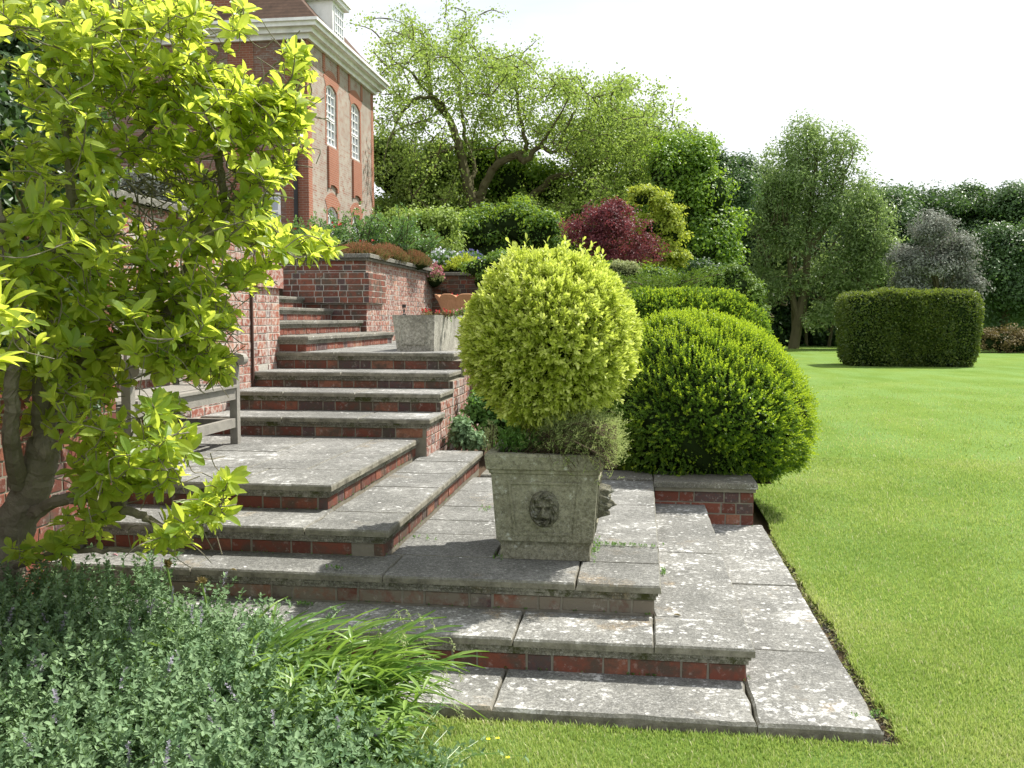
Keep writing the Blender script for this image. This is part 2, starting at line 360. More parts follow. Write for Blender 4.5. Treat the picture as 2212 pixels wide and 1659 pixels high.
g_.add(np.vstack([E3, E1, E2]), [(i, n+i, n+i+1, i+1) for i in range(n-1)]+[(n+i, 2*n+i, 2*n+i+1, n+i+1) for i in range(n-1)])
g_.add([(1.0, 7.25, 0), (300, 7.25, 0), (300, 900, 0), (1.05, 900, 0), (-300, 900, 0), (-300, 16, 0), (1.05, 16, 0)], [(0, 1, 2, 3), (6, 3, 4, 5)])
g_.add([(-3.2, 3.5, 0), (1.055, 3.5, 0), (1.055, 3.5, -.08), (-3.2, 3.5, -.08)], [(0, 1, 2, 3)])
tag(g_.build('lawn', M['lawn']), kind='structure')
s_ = MB(); s_.box(-14, 1.2, 3.3, 17, -.3, -.055)
tag(s_.build('edging_soil', M['drysoil']), kind='structure')
s_ = MB(); gx, gy = np.meshgrid(np.linspace(-3.6, -.92, 40), np.linspace(.5, 3.88, 30)); hz = .03+.03*np.sin(gx*7)*np.cos(gy*6)+rng.normal(size=gx.shape)*.006
hz = np.where(gy > 3.45, np.where(gx > -1.3, -.05, hz), hz)
def grid(mb, X, Y, Z, t=.5):
    a, b = X.shape; i, j = np.meshgrid(np.arange(a-1), np.arange(b-1), indexing='ij'); k = (i*b+j).ravel()
    mb.add(np.column_stack([X.ravel(), Y.ravel(), Z.ravel()]), np.stack([k, k+1, k+b+1, k+b], -1), t)
grid(s_, gx, gy, hz); tag(s_.build('flower_bed_soil', M['soil']), kind='structure')

# ------------------------------------------------------------------ lower steps (L shaped, five levels)
z0, z1, z2, z3, z4 = .04, .19, .34, .49, .64
ls = thing('terrace_steps', 'broad L-shaped stone and brick steps descending to the lawn corner', 'steps', (0, 3.6, 0))
slabs = rowx(-1.5, .46, 3.57, 4.02, [-.58])+coly(.46, .93, 3.57, 7.12, [4.40, 5.5])
t = MB()
for s in slabs: slab(t, *s, z0, .05, rng, jit=.003, bev=.009)
t.build('tread', M['slab_low'], ls); t = MB(); t.box(-1.5, .9, 3.6, 7.1, -.06, -.012); t.build('riser_core', M['mould'], ls)
level(ls, -3.04, .50, 3.96, 7.12, z1, z0-.01, rowx(-3.04, .07, 3.96, 4.36, [-2.5, -1.6, -.55])+coly(.07, .50, 4.36, 7.12, [5.6])+[(.07, .50, 3.96, 4.36)], rng, 'slab_low')
level(ls, -3.04, .11, 4.34, 7.2, z2, z1-.003, rowx(-3.04, -.30, 4.34, 4.75, [-2.25, -1.25])+coly(-.30, .11, 4.75, 7.2, [5.10, 6.25])+[(-.30, .11, 4.34, 4.75)]+
      coly(-1.32, -.76, 4.75, 7.2, [5.25, 5.62, 6.05, 6.6])+coly(-.76, -.30, 4.75, 7.2, [5.5, 6.05, 6.6]), rng, 'slab', 'brick_rendered')
level(ls, -3.04, -1.30, 4.65, 7.6, z3, z2-.003, rowx(-3.04, -1.76, 4.65, 5.15, [-2.3])+coly(-1.76, -1.30, 5.10, 7.6, [5.9, 6.45, 7.0])+[(-1.76, -1.30, 4.65, 5.10)], rng, 'slab')
level(ls, -3.04, -1.755, 5.08, 7.2, z4, z3-.003, [], rng, 'slab') if False else None
t = MB()
for s in rowx(-3.04, -1.755, 5.08, 5.62, [-2.35])+rowx(-3.6, -1.755, 5.62, 6.35, [-3.05, -2.5, -2.1])+rowx(-3.6, -1.755, 6.35, 7.3, [-3.2, -2.6, -2.1]): slab(t, *s, z4, TH_S, rng)
t.build('tread', M['slab'], ls)
m = MB(); m.box(-3.6, -1.773, 5.098, 7.3, z4-TH_S-.015, z4-TH_S+.001, .3); m.box(-3.6, -1.783, 5.108, 7.3, z4-TH_S-TH_M, z4-TH_S-.015, .5); m.build('moulding', M['mould'], ls)
b = MB(); b.box(-3.6, -1.794, 5.119, 7.3, z3-.05, z4-TH_S-TH_M); b.build('riser_core', M['mortar'], ls)
r = MB(); bricks(r, (-3.04, 5.119, 0), (1, 0, 0), (0, -1, 0), 3.04-1.794, z3-.003, z4-TH_S-TH_M, rng); bricks(r, (-1.794, 5.119, 0), (0, 1, 0), (1, 0, 0), 2.15, z3-.003, z4-TH_S-TH_M, rng, headers_dark=.15)
r.build('riser', M['brick'], ls)

# low brick wall closing the steps at the back
lw = thing('low_garden_wall', 'short brick wall with stone coping under the clipped green box ball', 'wall', (.5, 7.1, 0))
c = MB(); slab(c, .105, .885, 7.06, 7.56, .365, .045, rng); slab(c, -1.26, .105, 7.20, 7.56, .363, .045, rng); c.build('coping', M['coping'], lw)
c = MB(); c.box(.115, .868, 7.078, 7.54, .29, .320); c.box(.12, .85, 7.095, 7.54, -.05, .29); c.box(-1.25, .1, 7.215, 7.5, .2, .318); c.build('wall_core', M['mortar'], lw)
r = MB(); bricks(r, (.12, 7.095, 0), (1, 0, 0), (0, -1, 0), .73, .035, .29, rng); bricks(r, (.85, 7.095, 0), (0, 1, 0), (1, 0, 0), .44, -.04, .29, rng); r.build('brick_face', M['brick_wall'], lw)

# ------------------------------------------------------------------ upper flight
zs = [.797, .958, 1.104, 1.266]; yf = [7.18, 7.72, 8.25, 8.80]; xr = [-1.66, -1.69, -1.72, -1.79]
uf = thing('upper_flight', 'flight of four wide brick and stone steps rising behind the wooden bench', 'steps', (-2.6, 7.2, .64))
zb = z4; XB = -1.70
for i in range(4):
    cuts = [[-2.9, -2.25], [-3.1, -2.45], [-2.75], [-3.0, -2.3]][i]; yb = (yf+[9.3])[i+1]+.06
    sl = rowx(-3.6, xr[i], yf[i], yb if i < 3 else 9.35, cuts)
    t = MB()
    for s in sl: slab(t, *s, zs[i], TH_S, rng)
    t.build('tread', M['slab'], uf)
    m = MB(); yend = yf[i+1]+.1 if i < 3 else 9.35
    m.box(-3.6, xr[i]-.018, yf[i]+.018, yend, zs[i]-TH_S-.018, zs[i]-TH_S+.001, .3); m.box(-3.6, xr[i]-.028, yf[i]+.028, yend, zs[i]-TH_S-.040, zs[i]-TH_S-.018, .5)
    m.build('moulding', M['mould'], uf)
    r = MB(); bricks(r, (-3.6, yf[i]+.042, 0), (1, 0, 0), (0, -1, 0), 3.6+XB, zb-.002, zs[i]-TH_S-.040, rng)
    r.build('riser', M['brick'], uf)
    c = MB(); c.box(-3.6, XB, yf[i]+.042, (yf+[9.35])[i+1]+(.042 if i < 3 else 0), zb-.3, zs[i]-TH_S-.040); c.build('riser_core', M['mortar'], uf); zb = zs[i]
r = MB()
for i in range(4):
    ya = yf[i]+.042; yb = yf[i+1]+.042 if i < 3 else 9.35
    bricks(r, (XB, ya, 0), (0, 1, 0), (1, 0, 0), yb-ya, .25, zs[i]-TH_S-.040, rng, headers_dark=.1)
r.build('side_wall', M['brick_pale'], uf)
ZT = 1.266
tr = thing('terrace_retaining_wall', 'brick retaining wall under the upper terrace with stone coping, beside the flight', 'wall', (-1.8, 9.4, .3))
c = MB(); c.box(-3.6, XB, 9.352, 16.15, .1, ZT-.082); c.build('wall_core', M['mortar_pale'], tr)
r = MB(); bricks(r, (XB, 9.352, 0), (0, 1, 0), (1, 0, 0), 6.6, .3, ZT-.082, rng, headers_dark=.1); r.build('brick_face', M['brick_pale'], tr)
t = MB()
for s in coly(-2.1, -1.64, 9.36, 16.15, [10.3, 11.3, 12.4, 13.6, 14.7]): slab(t, *s, ZT, .06, rng)
t.build('coping', M['coping'], tr)
t = MB(); k = 0
for a in np.arange(9.36, 16.5, .66):
    for s in rowx(-3.6, -2.1, a, min(a+.66, 16.2), [-3.0+.2*(k % 2), -2.5+.15*(k % 3)]): slab(t, *s, ZT, .06, rng)
    k += 1
tag(t.build('terrace_paving', M['slab']), kind='structure')
t = MB(); t.box(-3.68, -1.75, 9.36, 16.2, ZT-.08, ZT-.055); tag(t.build('terrace_paving_bed', M['mortar']), kind='structure')

# ------------------------------------------------------------------ top flight rising to the left
tf = thing('side_flight', 'narrow brick and stone steps climbing left between the terrace walls', 'steps', (-3.3, 10.5, ZT))
xe = [-3.28, -3.72, -4.13, -4.53, -4.93]; zz = [ZT+.155*(i+1) for i in range(5)]; zb = ZT
for i in range(5):
    ya = 8.86 if i == 0 else 9.2
    t = MB()
    for s in coly(xe[i]-.45, xe[i], ya, 12.16, [9.9, 11.1]): slab(t, *s, zz[i], TH_S, rng)
    t.build('tread', M['coping'], tf)
    m = MB(); m.box(xe[i]-.5, xe[i]-.018, ya+.018, 12.16, zz[i]-TH_S-.018, zz[i]-TH_S+.001); m.box(xe[i]-.5, xe[i]-.028, ya+.028, 12.16, zz[i]-TH_S-.040, zz[i]-TH_S-.018); m.build('moulding', M['mould'], tf)
    c = MB(); c.box(xe[i]-.5, xe[i]-.042, ya+.042, 12.16, zb-.1, zz[i]-TH_S-.040); c.build('riser_core', M['mortar_pale'], tf)
    r = MB(); bricks(r, (xe[i]-.042, ya+.042, 0), (0, 1, 0), (1, 0, 0), 12.1-ya, zb, zz[i]-TH_S-.040, rng, headers_dark=.1)
    if i == 0: bricks(r, (-3.6, ya+.042, 0), (1, 0, 0), (0, -1, 0), 3.6-.042+xe[0], zb, zz[i]-TH_S-.040, rng)
    r.build('riser', M['brick_wall'] if i else M['brick_wall'], tf); zb = zz[i]

# ------------------------------------------------------------------ garden walls
WT = 2.42
nw = thing('left_garden_wall', 'tall red brick garden wall behind the magnolia trunk at far left', 'wall', (-3.1, 3, 0))
c = MB(); c.box(-3.5, -3.057, -.5, 5.05, -.1, WT); c.build('wall_core', M['mortar'], nw)
r = MB(); bricks(r, (-3.057, 1.2, 0), (0, 1, 0), (1, 0, 0), 3.85, 0, WT, rng, headers_dark=.3); r.build('brick_face', M['brick_wall'], nw)
c = MB()
for s in coly(-3.56, -3.0, -.5, 5.1, [1, 2.4, 3.8]): slab(c, *s, WT+.06, .06, rng)
c.build('coping', M['coping'], nw)
bw = thing('bench_wall', 'brick terrace wall running behind the bench up to the flight', 'wall', (-3.6, 7, .6))
c = MB(); c.box(-4.0, -3.607, 5.05, 8.93, .3, WT); c.build('wall_core', M['mortar_pale'], bw)
r = MB(); bricks(r, (-3.607, 5.05, 0), (0, 1, 0), (1, 0, 0), 3.88, .64, WT, rng, headers_dark=.08); r.build('brick_face', M['brick_pale'], bw)
c = MB(); c.box(-4.03, -3.57, 8.3, 8.96, 1.90, 2.10); c.build('brick_band', M['brick_pale'], bw)
c = MB(); c.box(-3.603, -3.582, 8.22, 8.244, .95, WT-.5); c.build('drain_pipe', M['rust'], bw)
c = MB()
for s in coly(-4.05, -3.54, 5.0, 8.98, [6.2, 7.6]): slab(c, *s, WT+.06, .06, rng)
c.build('coping', M['coping'], bw)
pw = thing('terrace_wall', 'high brick terrace wall with a projecting corner pier, topped by heather', 'wall', (-3.7, 12.2, ZT))
c = MB(); c.box(-8.5, -3.692, 12.2, 12.6, .5, 2.40); c.box(-4.05, -3.6925, 12.6, 16.4, .5, 2.4); c.build('wall_core', M['mortar_pale'], pw)
r = MB(); bricks(r, (-6.2, 12.2, 0), (1, 0, 0), (0, -1, 0), 6.2-3.692, ZT, 2.40, rng, headers_dark=.4); r.build('brick_face', M['brick'], pw, )
r = MB(); bricks(r, (-3.692, 12.2, 0), (0, 1, 0), (1, 0, 0), 4.2, ZT, 2.40, rng, headers_dark=.04, bond='header'); r.build('side_brick_face', M['brick_pale'], pw)
c = MB(); c.box(-4.9, -3.64, 12.145, 13.0, 1.81, 2.22); c.build('pier_core', M['mortar_pale'], pw)
r = MB(); bricks(r, (-4.9, 12.145, 0), (1, 0, 0), (0, -1, 0), 1.26, 1.81, 2.22, rng, headers_dark=.4); bricks(r, (-3.64, 12.145, 0), (0, 1, 0), (1, 0, 0), .855, 1.81, 2.22, rng, headers_dark=.1); r.build('pier_brick_face', M['brick'], pw)
c = MB()
for s in rowx(-8.5, -3.60, 12.10, 12.6, [-7, -5.8, -4.7]): slab(c, *s, 2.47, .055, rng)
for s in coly(-4.05, -3.60, 12.6, 16.4, [13.6, 15.0]): slab(c, *s, 2.47, .055, rng)
c.box(-8.5, -3.64, 12.15, 12.6, 2.38, 2.416); c.box(-4.0, -3.64, 12.6, 16.4, 2.38, 2.416)
c.build('coping', M['coping'], pw)
v = MB()
for i in range(3):
    for j in range(3):
        if (i+j) % 2 == 0 or i == 1: v.box(-3.69, -3.675, 14.1+.07*i, 14.14+.07*i, 1.62+.075*j, 1.67+.075*j)
v.build('air_vent', M['black'], pw)
kw = thing('rear_terrace_wall', 'dark shaded brick wall closing the terrace behind the terracotta bowl', 'wall', (-2.5, 15.6, ZT))
c = MB(); c.box(-4.05, -1.3, 16.207, 16.6, .2, 2.36); c.build('wall_core', M['mortar'], kw)
r = MB(); bricks(r, (-3.70, 16.207, 0), (1, 0, 0), (0, -1, 0), 2.35, ZT, 2.36, rng); r.build('brick_face', M['brick'], kw)
c = MB(); slab(c, -3.59, -1.25, 16.15, 16.65, 2.42, .055, rng); c.build('coping', M['coping'], kw)
# raised ground behind the walls
def bankh(x, y):
    s = np.clip((2.0-x)/6.5, 0, 1); s = s*s*(3-2*s); return 2.3*s+.5*np.clip((-x-8)/10, 0, 1)
gx, gy = np.meshgrid(np.linspace(-60, 2.2, 60), np.linspace(16.0, 75, 40)); b_ = MB(); grid(b_, gx, gy, bankh(gx, gy)-.02+0*gx); tag(b_.build('planted_bank', M['soil']), kind='structure')
b_ = MB(); b_.box(-30, -3.95, 12.55, 16.0, .5, 2.34); b_.box(-30, -4.0, 5.0, 9.2, .5, 2.36); b_.box(-30, -4.85, 9.2, 12.2, .5, 2.03); b_.box(-30, -3.5, -3, 5.0, .5, 2.3)
tag(b_.build('raised_bed_soil', M['soil']), kind='structure')
gx, gy = np.meshgrid(np.linspace(-1.64, 1.05, 20), np.linspace(7.55, 16.0, 30)); b_ = MB(); grid(b_, gx, gy, .28+.1*(gy-7.5)/9*np.clip((1-gx), 0, 2)+0*gx); tag(b_.build('shrub_bed_soil', M['soil']), kind='structure')

# ------------------------------------------------------------------ house
def house():
    X, Y0, Y1, ZG = -10.5, 28.59, 35.88, 2.2; ZE = PY(668, 78, 28.59)[2]
    h = thing('brick_house', 'tall red and grey brick manor house with white cornice and sash windows', 'house', (X, Y0, ZG))
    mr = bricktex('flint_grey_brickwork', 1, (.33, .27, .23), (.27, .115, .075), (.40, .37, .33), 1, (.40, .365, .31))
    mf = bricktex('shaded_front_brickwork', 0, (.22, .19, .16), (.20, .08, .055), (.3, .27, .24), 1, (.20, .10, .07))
    md = bricktex('red_brick_dressing', 1, (.36, .14, .085), (.30, .115, .07), (.38, .26, .20)); mdf = bricktex('red_brick_dressing_front', 0, (.28, .105, .065), (.22, .085, .055), (.30, .22, .17))  # both front brick materials darker than the side: shade put into their colour
    wins = []       # centre y, width, sill z, spring z
    wy = [30.907, 33.602]
    for y in wy:
        wins += [(y, 1.06, 7.45, 9.32), (y, 1.06, 3.4, 5.25)]
    # side wall with real openings
    w = MB(); T = .35
    ycuts = [Y0]+[v for y in wy for v in (y-.53, y+.53)]+[Y1]
    for i in range(0, 5, 2): w.box(X-T, X, ycuts[i], ycuts[i+1], ZG, ZE)
    AR = .16
    for y in wy:
        for a, b in ((ZG, 3.4), (5.25+AR, 7.45), (9.32+AR, ZE)): w.box(X-T, X, y-.53, y+.53, a, b)
    w.build('side_wall', mr, h)
    w = MB(); w.box(-26, X-T-.002, Y0+.004, Y0+T, ZG, ZE); w.box(-26, X-T-.002, Y1-.3, Y1, ZG, ZE); w.box(-26, -25.6, Y0+T, Y1-.3, ZG, ZE)
    w.box(X-T-.003, X-.002, Y0-.003, Y0-.0005, ZG, ZE)
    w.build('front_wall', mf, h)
    # spandrels + arches + frames + panes
    for y, wd, zs_, zp in wins:
        s = MB(); k = 12; xs = np.linspace(-.53, .53, k+1); za = zp+AR*(1-(xs/.53)**2)
        for i in range(k):
            s.add([(X, y+xs[i], za[i]), (X, y+xs[i+1], za[i+1]), (X, y+xs[i+1], zp+AR), (X, y+xs[i], zp+AR), (X-.2, y+xs[i], za[i]), (X-.2, y+xs[i+1], za[i+1])], [(0, 1, 2, 3), (0, 4, 5, 1)])
        s.build('wall_infill', md, h)
        a = MB(); th = np.linspace(-1, 1, 15)
        lo = np.column_stack([y+.55*th, zp+AR*(1-th**2)]); hi = np.column_stack([y+.80*th, zp+.42+(AR+.05)*(1-th**2)-.10*th**2])
        for i in range(14):
            q = [(X+.012, *lo[i]), (X+.012, *lo[i+1]), (X+.012, *hi[i+1]), (X+.012, *hi[i])]; q2 = [(X-.01, p[1], p[2]) for p in q]
            a.add(q+q2, [(0, 1, 2, 3), (3, 2, 6, 7), (1, 0, 4, 5)])
        a.build('brick_arch', md, h)
        for sgn in (-1, 1):
            a = MB(); yy = sorted((y+sgn*.53, y+sgn*.66)); a.box(X-.005, X+.008, yy[0], yy[1], zs_-.05, zp); a.build('window_surround', md, h)
        f = MB(); xo, xi = X-.05, X-.12
        f.box(xi, xo, y-.53, y-.46, zs_, zp); f.box(xi, xo, y+.46, y+.53, zs_, zp); f.box(xi, xo+.03, y-.55, y+.55, zs_-.07, zs_+.06)
        for i in range(14):
            l2 = np.column_stack([y+.53*th, zp+AR*(1-th**2)]); l3 = np.column_stack([y+.46*th, zp-.07+AR*(1-th**2)])
            q = [(xo, *l3[i]), (xo, *l3[i+1]), (xo, *l2[i+1]), (xo, *l2[i])]; f.add(q+[(xi, p[1], p[2]) for p in q], [(0, 1, 2, 3), (4, 5, 1, 0)])
        fo = f.build('window', M['white'], h)
        bmb = MB(); mid = (zs_+zp)/2
        bmb.box(xi+.015, xo-.01, y-.46, y+.46, mid-.03, mid+.03)
        for q in (-.155, .155): bmb.box(xi+.02, xo-.02, y+q-.022, y+q+.022, zs_+.05, zp+.1)
        for k in range(1, 7):
            zq = zs_+(zp-zs_)*k/6.6
            if abs(zq-mid) > .05: bmb.box(xi+.02, xo-.02, y-.46, y+.46, zq-.02, zq+.02)
        bmb.build('glazing_bars', M['white'], fo)
        p = MB(); p.box(xi-.012, xi+.005, y-.5, y+.5, zs_, zp+.13); p.build('pane', M['glass'], fo)
    for y in wy:       # aprons with scalloped foot, strips above
        a = MB(); prof = [(-.5, 6.0), (-.38, 6.0), (-.36, 6.10), (-.2, 6.12), (0, 6.14), (.2, 6.10), (.34, 6.06), (.36, 5.92), (.5, 5.92), (.5, 7.38), (-.5, 7.38)]
        fr = [(X+.07, y+p_, q) for p_, q in prof]; bk = [(X-.01, y+p_, q) for p_, q in prof]; n = len(prof)
        a.add(fr+bk, [tuple(range(n))]+[(i, i+n, (i+1) % n+n, (i+1) % n) for i in range(n)]); a.build('brick_apron', md, h)
        for sg in (-1, 1):
            a = MB(); a.box(X-.005, X+.03, y+sg*.74-.1, y+sg*.74+.1, 9.75, ZE-.01); a.build('brick_strip', md, h)
    for ya_, yb_ in ((Y0-.012, Y0+.34), (Y1-.3, Y1+.01)): a = MB(); a.box(X-.005, X+.012, ya_, yb_, ZG, ZE-.002); a.build('corner_quoins', md, h)
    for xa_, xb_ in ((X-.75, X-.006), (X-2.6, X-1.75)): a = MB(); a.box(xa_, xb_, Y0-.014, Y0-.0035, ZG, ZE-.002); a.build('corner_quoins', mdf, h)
    # front window, downpipe
    f = MB(); fx = PY(585, 450, Y0)[0]
    f.box(fx-.3, fx+.34, Y0-.03, Y0+.0, 4.5, 5.6); fo = f.build('window', M['white'], h); p = MB(); p.box(fx-.25, fx+.25, Y0-.036, Y0-.03, 4.6, 5.0); p.box(fx-.25, fx+.25, Y0-.036, Y0-.03, 5.06, 5.45); p.build('pane', M['glass'], fo)
    px_ = PY(640, 300, Y0)[0]; d = MB(); tube(d, [(px_, Y0-.12, ZG), (px_, Y0-.12, 9.9)], .07, 8); d.box(px_-.17, px_+.17, Y0-.3, Y0-.02, 9.7, 10.3); d.build('downpipe', M['black'], h)
    # cornice in stepped layers
    c = MB()
    for k, (o1, a, b) in enumerate(((.12, ZE-.10, ZE+.05), (.28, ZE+.05, ZE+.20), (.46, ZE+.2, ZE+.33), (.55, ZE+.33, ZE+.42))):
        c.box(-26, X+o1, Y0-o1, Y1+o1, a, b)
    c.build('cornice', M['white'], h)
    # hipped tiled roof
    rm, n_, o_ = newmat('brown_roof_tiles'); p_ = objco(n_); s2 = n_.nodes.new('ShaderNodeSeparateXYZ'); n_.links.new(p_, s2.inputs[0])
    wv = n_.nodes.new('ShaderNodeTexWave'); wv.bands_direction = 'Z'; wv.wave_profile = 'SAW'; wv.inputs['Scale'].default_value = 2.2; wv.inputs['Distortion'].default_value = .25; wv.inputs['Detail'].default_value = 2; n_.links.new(p_, wv.inputs[0])
    cc = ramp(n_, noise(n_, p_, 2.5, 7, .8), [(.3, (.075, .05, .038)), (.6, (.16, .10, .072)), (.8, (.10, .075, .06))]); cc = mix(n_, mixf(n_, wv.outputs[0], .5), cc, (.05, .035, .028))
    n_.links.new(pbsdf(n_, cc, .9, bump(n_, wv.outputs[0], .8, .04), .2).outputs[0], o_.inputs[0])
    r = MB(); zr = ZE+.42; rh = 4.6; ins = 3.5
    e = [(-26, Y0-.5, zr), (X+.5, Y0-.5, zr), (X+.5, Y1+.5, zr), (-26, Y1+.5, zr)]; tp = [(-26, Y0+ins, zr+rh), (X-ins, Y0+ins, zr+rh), (X-ins, Y1-ins, zr+rh), (-26, Y1-ins, zr+rh)]
    mid = [(-26, Y0+.35, zr+.9), (X-.35, Y0+.35, zr+.9), (X-.35, Y1-.35, zr+.9), (-26, Y1-.35, zr+.9)]
    r.add(e+mid+tp, [(i, (i+1) % 4, 4+(i+1) % 4, 4+i) for i in range(4)]+[(4+i, 4+(i+1) % 4, 8+(i+1) % 4, 8+i) for i in range(4)]+[(8, 9, 10, 11)])
    roof = r.build('roof', rm, h)
    r = MB(); r.box(-14.1, -12.55, Y0-.05, Y0+.95, ZE+.42, ZE+5.5); ch = r.build('chimney', mdf, roof)
    d = MB(); ya, yb = 30.5, 31.7; xa = X+.22
    d.box(X-2.4, xa, ya, yb, ZE+.42, ZE+1.72); dm = d.build('dormer', M['white'], h)
    d = MB(); d.box(X-2.5, xa+.16, ya-.14, yb+.14, ZE+1.725, ZE+1.85); d.box(X-2.5, xa+.22, ya-.2, yb+.2, ZE+1.85, ZE+1.93); d.build('dormer_roof', M['white'], dm)
    d = MB(); d.box(xa, xa+.012, ya+.16, yb-.16, ZE+.55, ZE+1.62); pn = d.build('pane', M['glass'], dm)
    d = MB()
    for q in np.linspace(ya+.16, yb-.16, 5): d.box(xa+.012, xa+.035, q-.02, q+.02, ZE+.55, ZE+1.62)
    for q in (.55, .8, 1.07, 1.35, 1.6): d.box(xa+.012, xa+.033, ya+.16, yb-.16, ZE+q-.02, ZE+q+.02)
    d.build('glazing_bars', M['white'], dm)
house()

# ------------------------------------------------------------------ foliage machinery
def blobs_px(L_, Y, kz=None):
    """(px,py,rx,ry[,dY[,depthscale]]) in photograph units at distance Y -> real ellipsoids"""
    out_ = []
    for b in L_:
        px, py, rx, ry = b[:4]; y = Y+(b[4] if len(b) > 4 else 0); k = b[5] if len(b) > 5 else 1.
        c = PY(px, py, y); out_.append((c, np.array([rx*y/F, (rx+ry)/2*y/F*k, ry*y/F])))
    return out_
def sphere(n, rng): return nrm(rng.normal(size=(n, 3)))
def lumps(blobs, rng, m=9, k=.42):
    o = []
    for c, r in blobs:
        d = sphere(m, rng); d[:, 2] = np.where(d[:, 2] < -.5, -d[:, 2], d[:, 2])
        for q in d: o.append((c+q*r*rng.uniform(.6, .85), r*k*rng.uniform(.7, 1.25)))
        o.append((c, r*.6))
    return o
def crown(mb, blobs, clumps, lpc, cr, ls, rng, tmpl=None, shell=(.7, 1.), up=.45, tlo=.25, thi=.8, flat=.7, lump=True):
    """leaves gathered in clumps through each blob's outer volume"""
    tmpl = tmpl or T_DIAMOND(.6)
    if lump: blobs = lumps(blobs, rng)
    vol = np.array([np.prod(b[1])**(2/3) for b in blobs]); nc = np.maximum(2, (clumps*vol/vol.sum())).astype(int)
    for (c, r), k in zip(blobs, nc):
        d = sphere(k, rng); d[:, 2] = np.where(d[:, 2] < -.55, -d[:, 2], d[:, 2])
        rad = rng.uniform(*shell, size=k)**.6; P = c+d*r*rad[:, None]
        crk = cr*rng.uniform(.6, 1.35, size=k); tk = rng.uniform(tlo, thi, size=k)
        n = k*lpc; idx = np.repeat(np.arange(k), lpc)
        o = sphere(n, rng); o *= (rng.random((n, 1))**.45); o[:, 2] *= flat
        pos = P[idx]+o*crk[idx][:, None]
        nor = nrm(o*.9+d[idx]*.45+np.array([0, 0, up])+rng.normal(size=(n, 3))*.42)
        dr = nrm(np.cross(nor, rng.normal(size=(n, 3)))+np.array([0, 0, -.25]))
        tint = np.clip(tk[idx]+.0*o[:, 2]+rng.normal(size=n)*.12, 0, 1)
        scatter(mb, tmpl, pos, dr, nor, ls*rng.uniform(.65, 1.35, size=n), tint)
def core(mb, blobs, k=.72, rng=None):
    """rough inner mass of old wood inside a dense shrub"""
    for c, r in blobs:
        a = np.linspace(0, np.pi, 9); b = np.arange(14)/14*2*np.pi; A, B = np.meshgrid(a, b, indexing='ij')
        V = np.stack([np.sin(A)*np.cos(B), np.sin(A)*np.sin(B), np.cos(A)], -1)*r*k*(1+.08*np.sin(5*B+3*A))[..., None]+c
        i, j = np.meshgrid(np.arange(8), np.arange(14), indexing='ij'); j2 = (j+1) % 14
        mb.add(V.reshape(-1, 3), np.stack([i*14+j, i*14+j2, (i+1)*14+j2, (i+1)*14+j], -1).reshape(-1, 4))
def trunkmesh(mb, base, blobs, r0, rng, nlimb=6, top=None):
    c = np.mean([b[0] for b in blobs], axis=0); base = np.array(base, float)
    top = c if top is None else np.array(top)
    P = spline([base, base*.6+top*.4+rng.normal(size=3)*r0*.8, top]); tube(mb, P, np.linspace(r0, r0*.35, len(P)), 8)
    for i in range(nlimb):
        b = blobs[i % len(blobs)]; s = P[rng.integers(len(P)//4, len(P)-1)]; e = b[0]+sphere(1, rng)[0]*b[1]*.6
        q = spline([s, (s+e)/2+np.array([0, 0, .08*np.linalg.norm(e-s)]), e]); tube(mb, q, np.linspace(r0*.38, r0*.07, len(q)), 5)
def sprigs(mb, tmpl, P, N, n_leaf, length, ls, rng, tint, spread=.8, upb=.3):
    """short shoots at P pointing along N with pairs of leaves"""
    k = len(P); ax = nrm(N+rng.normal(size=(k, 3))*.35+np.array([0, 0, upb]))
    idx = np.repeat(np.arange(k), n_leaf); s = np.tile(np.linspace(.1, 1, n_leaf), k)
    a = nrm(np.cross(ax, rng.normal(size=(k, 3)))); b = np.cross(ax, a); ph = np.tile(np.arange(n_leaf)*2.4, k)
    rad = a[idx]*np.cos(ph)[:, None]+b[idx]*np.sin(ph)[:, None]
    sp = spread*(1.15-.6*s)[:, None]
    dr = nrm(ax[idx]*(.45+.5*s[:, None])+rad*sp+rng.normal(size=(len(idx), 3))*.15)
    pos = P[idx]+ax[idx]*(s*length)[:, None]
    nor = nrm(ax[idx]-.5*rad+rng.normal(size=(len(idx), 3))*.2)
    ti = np.clip(tint[idx]+rng.normal(size=len(idx))*.1+.12*(s-.5), 0, 1)
    scatter(mb, tmpl, pos, dr, nor, ls*rng.uniform(.7, 1.2, size=len(idx)), ti)

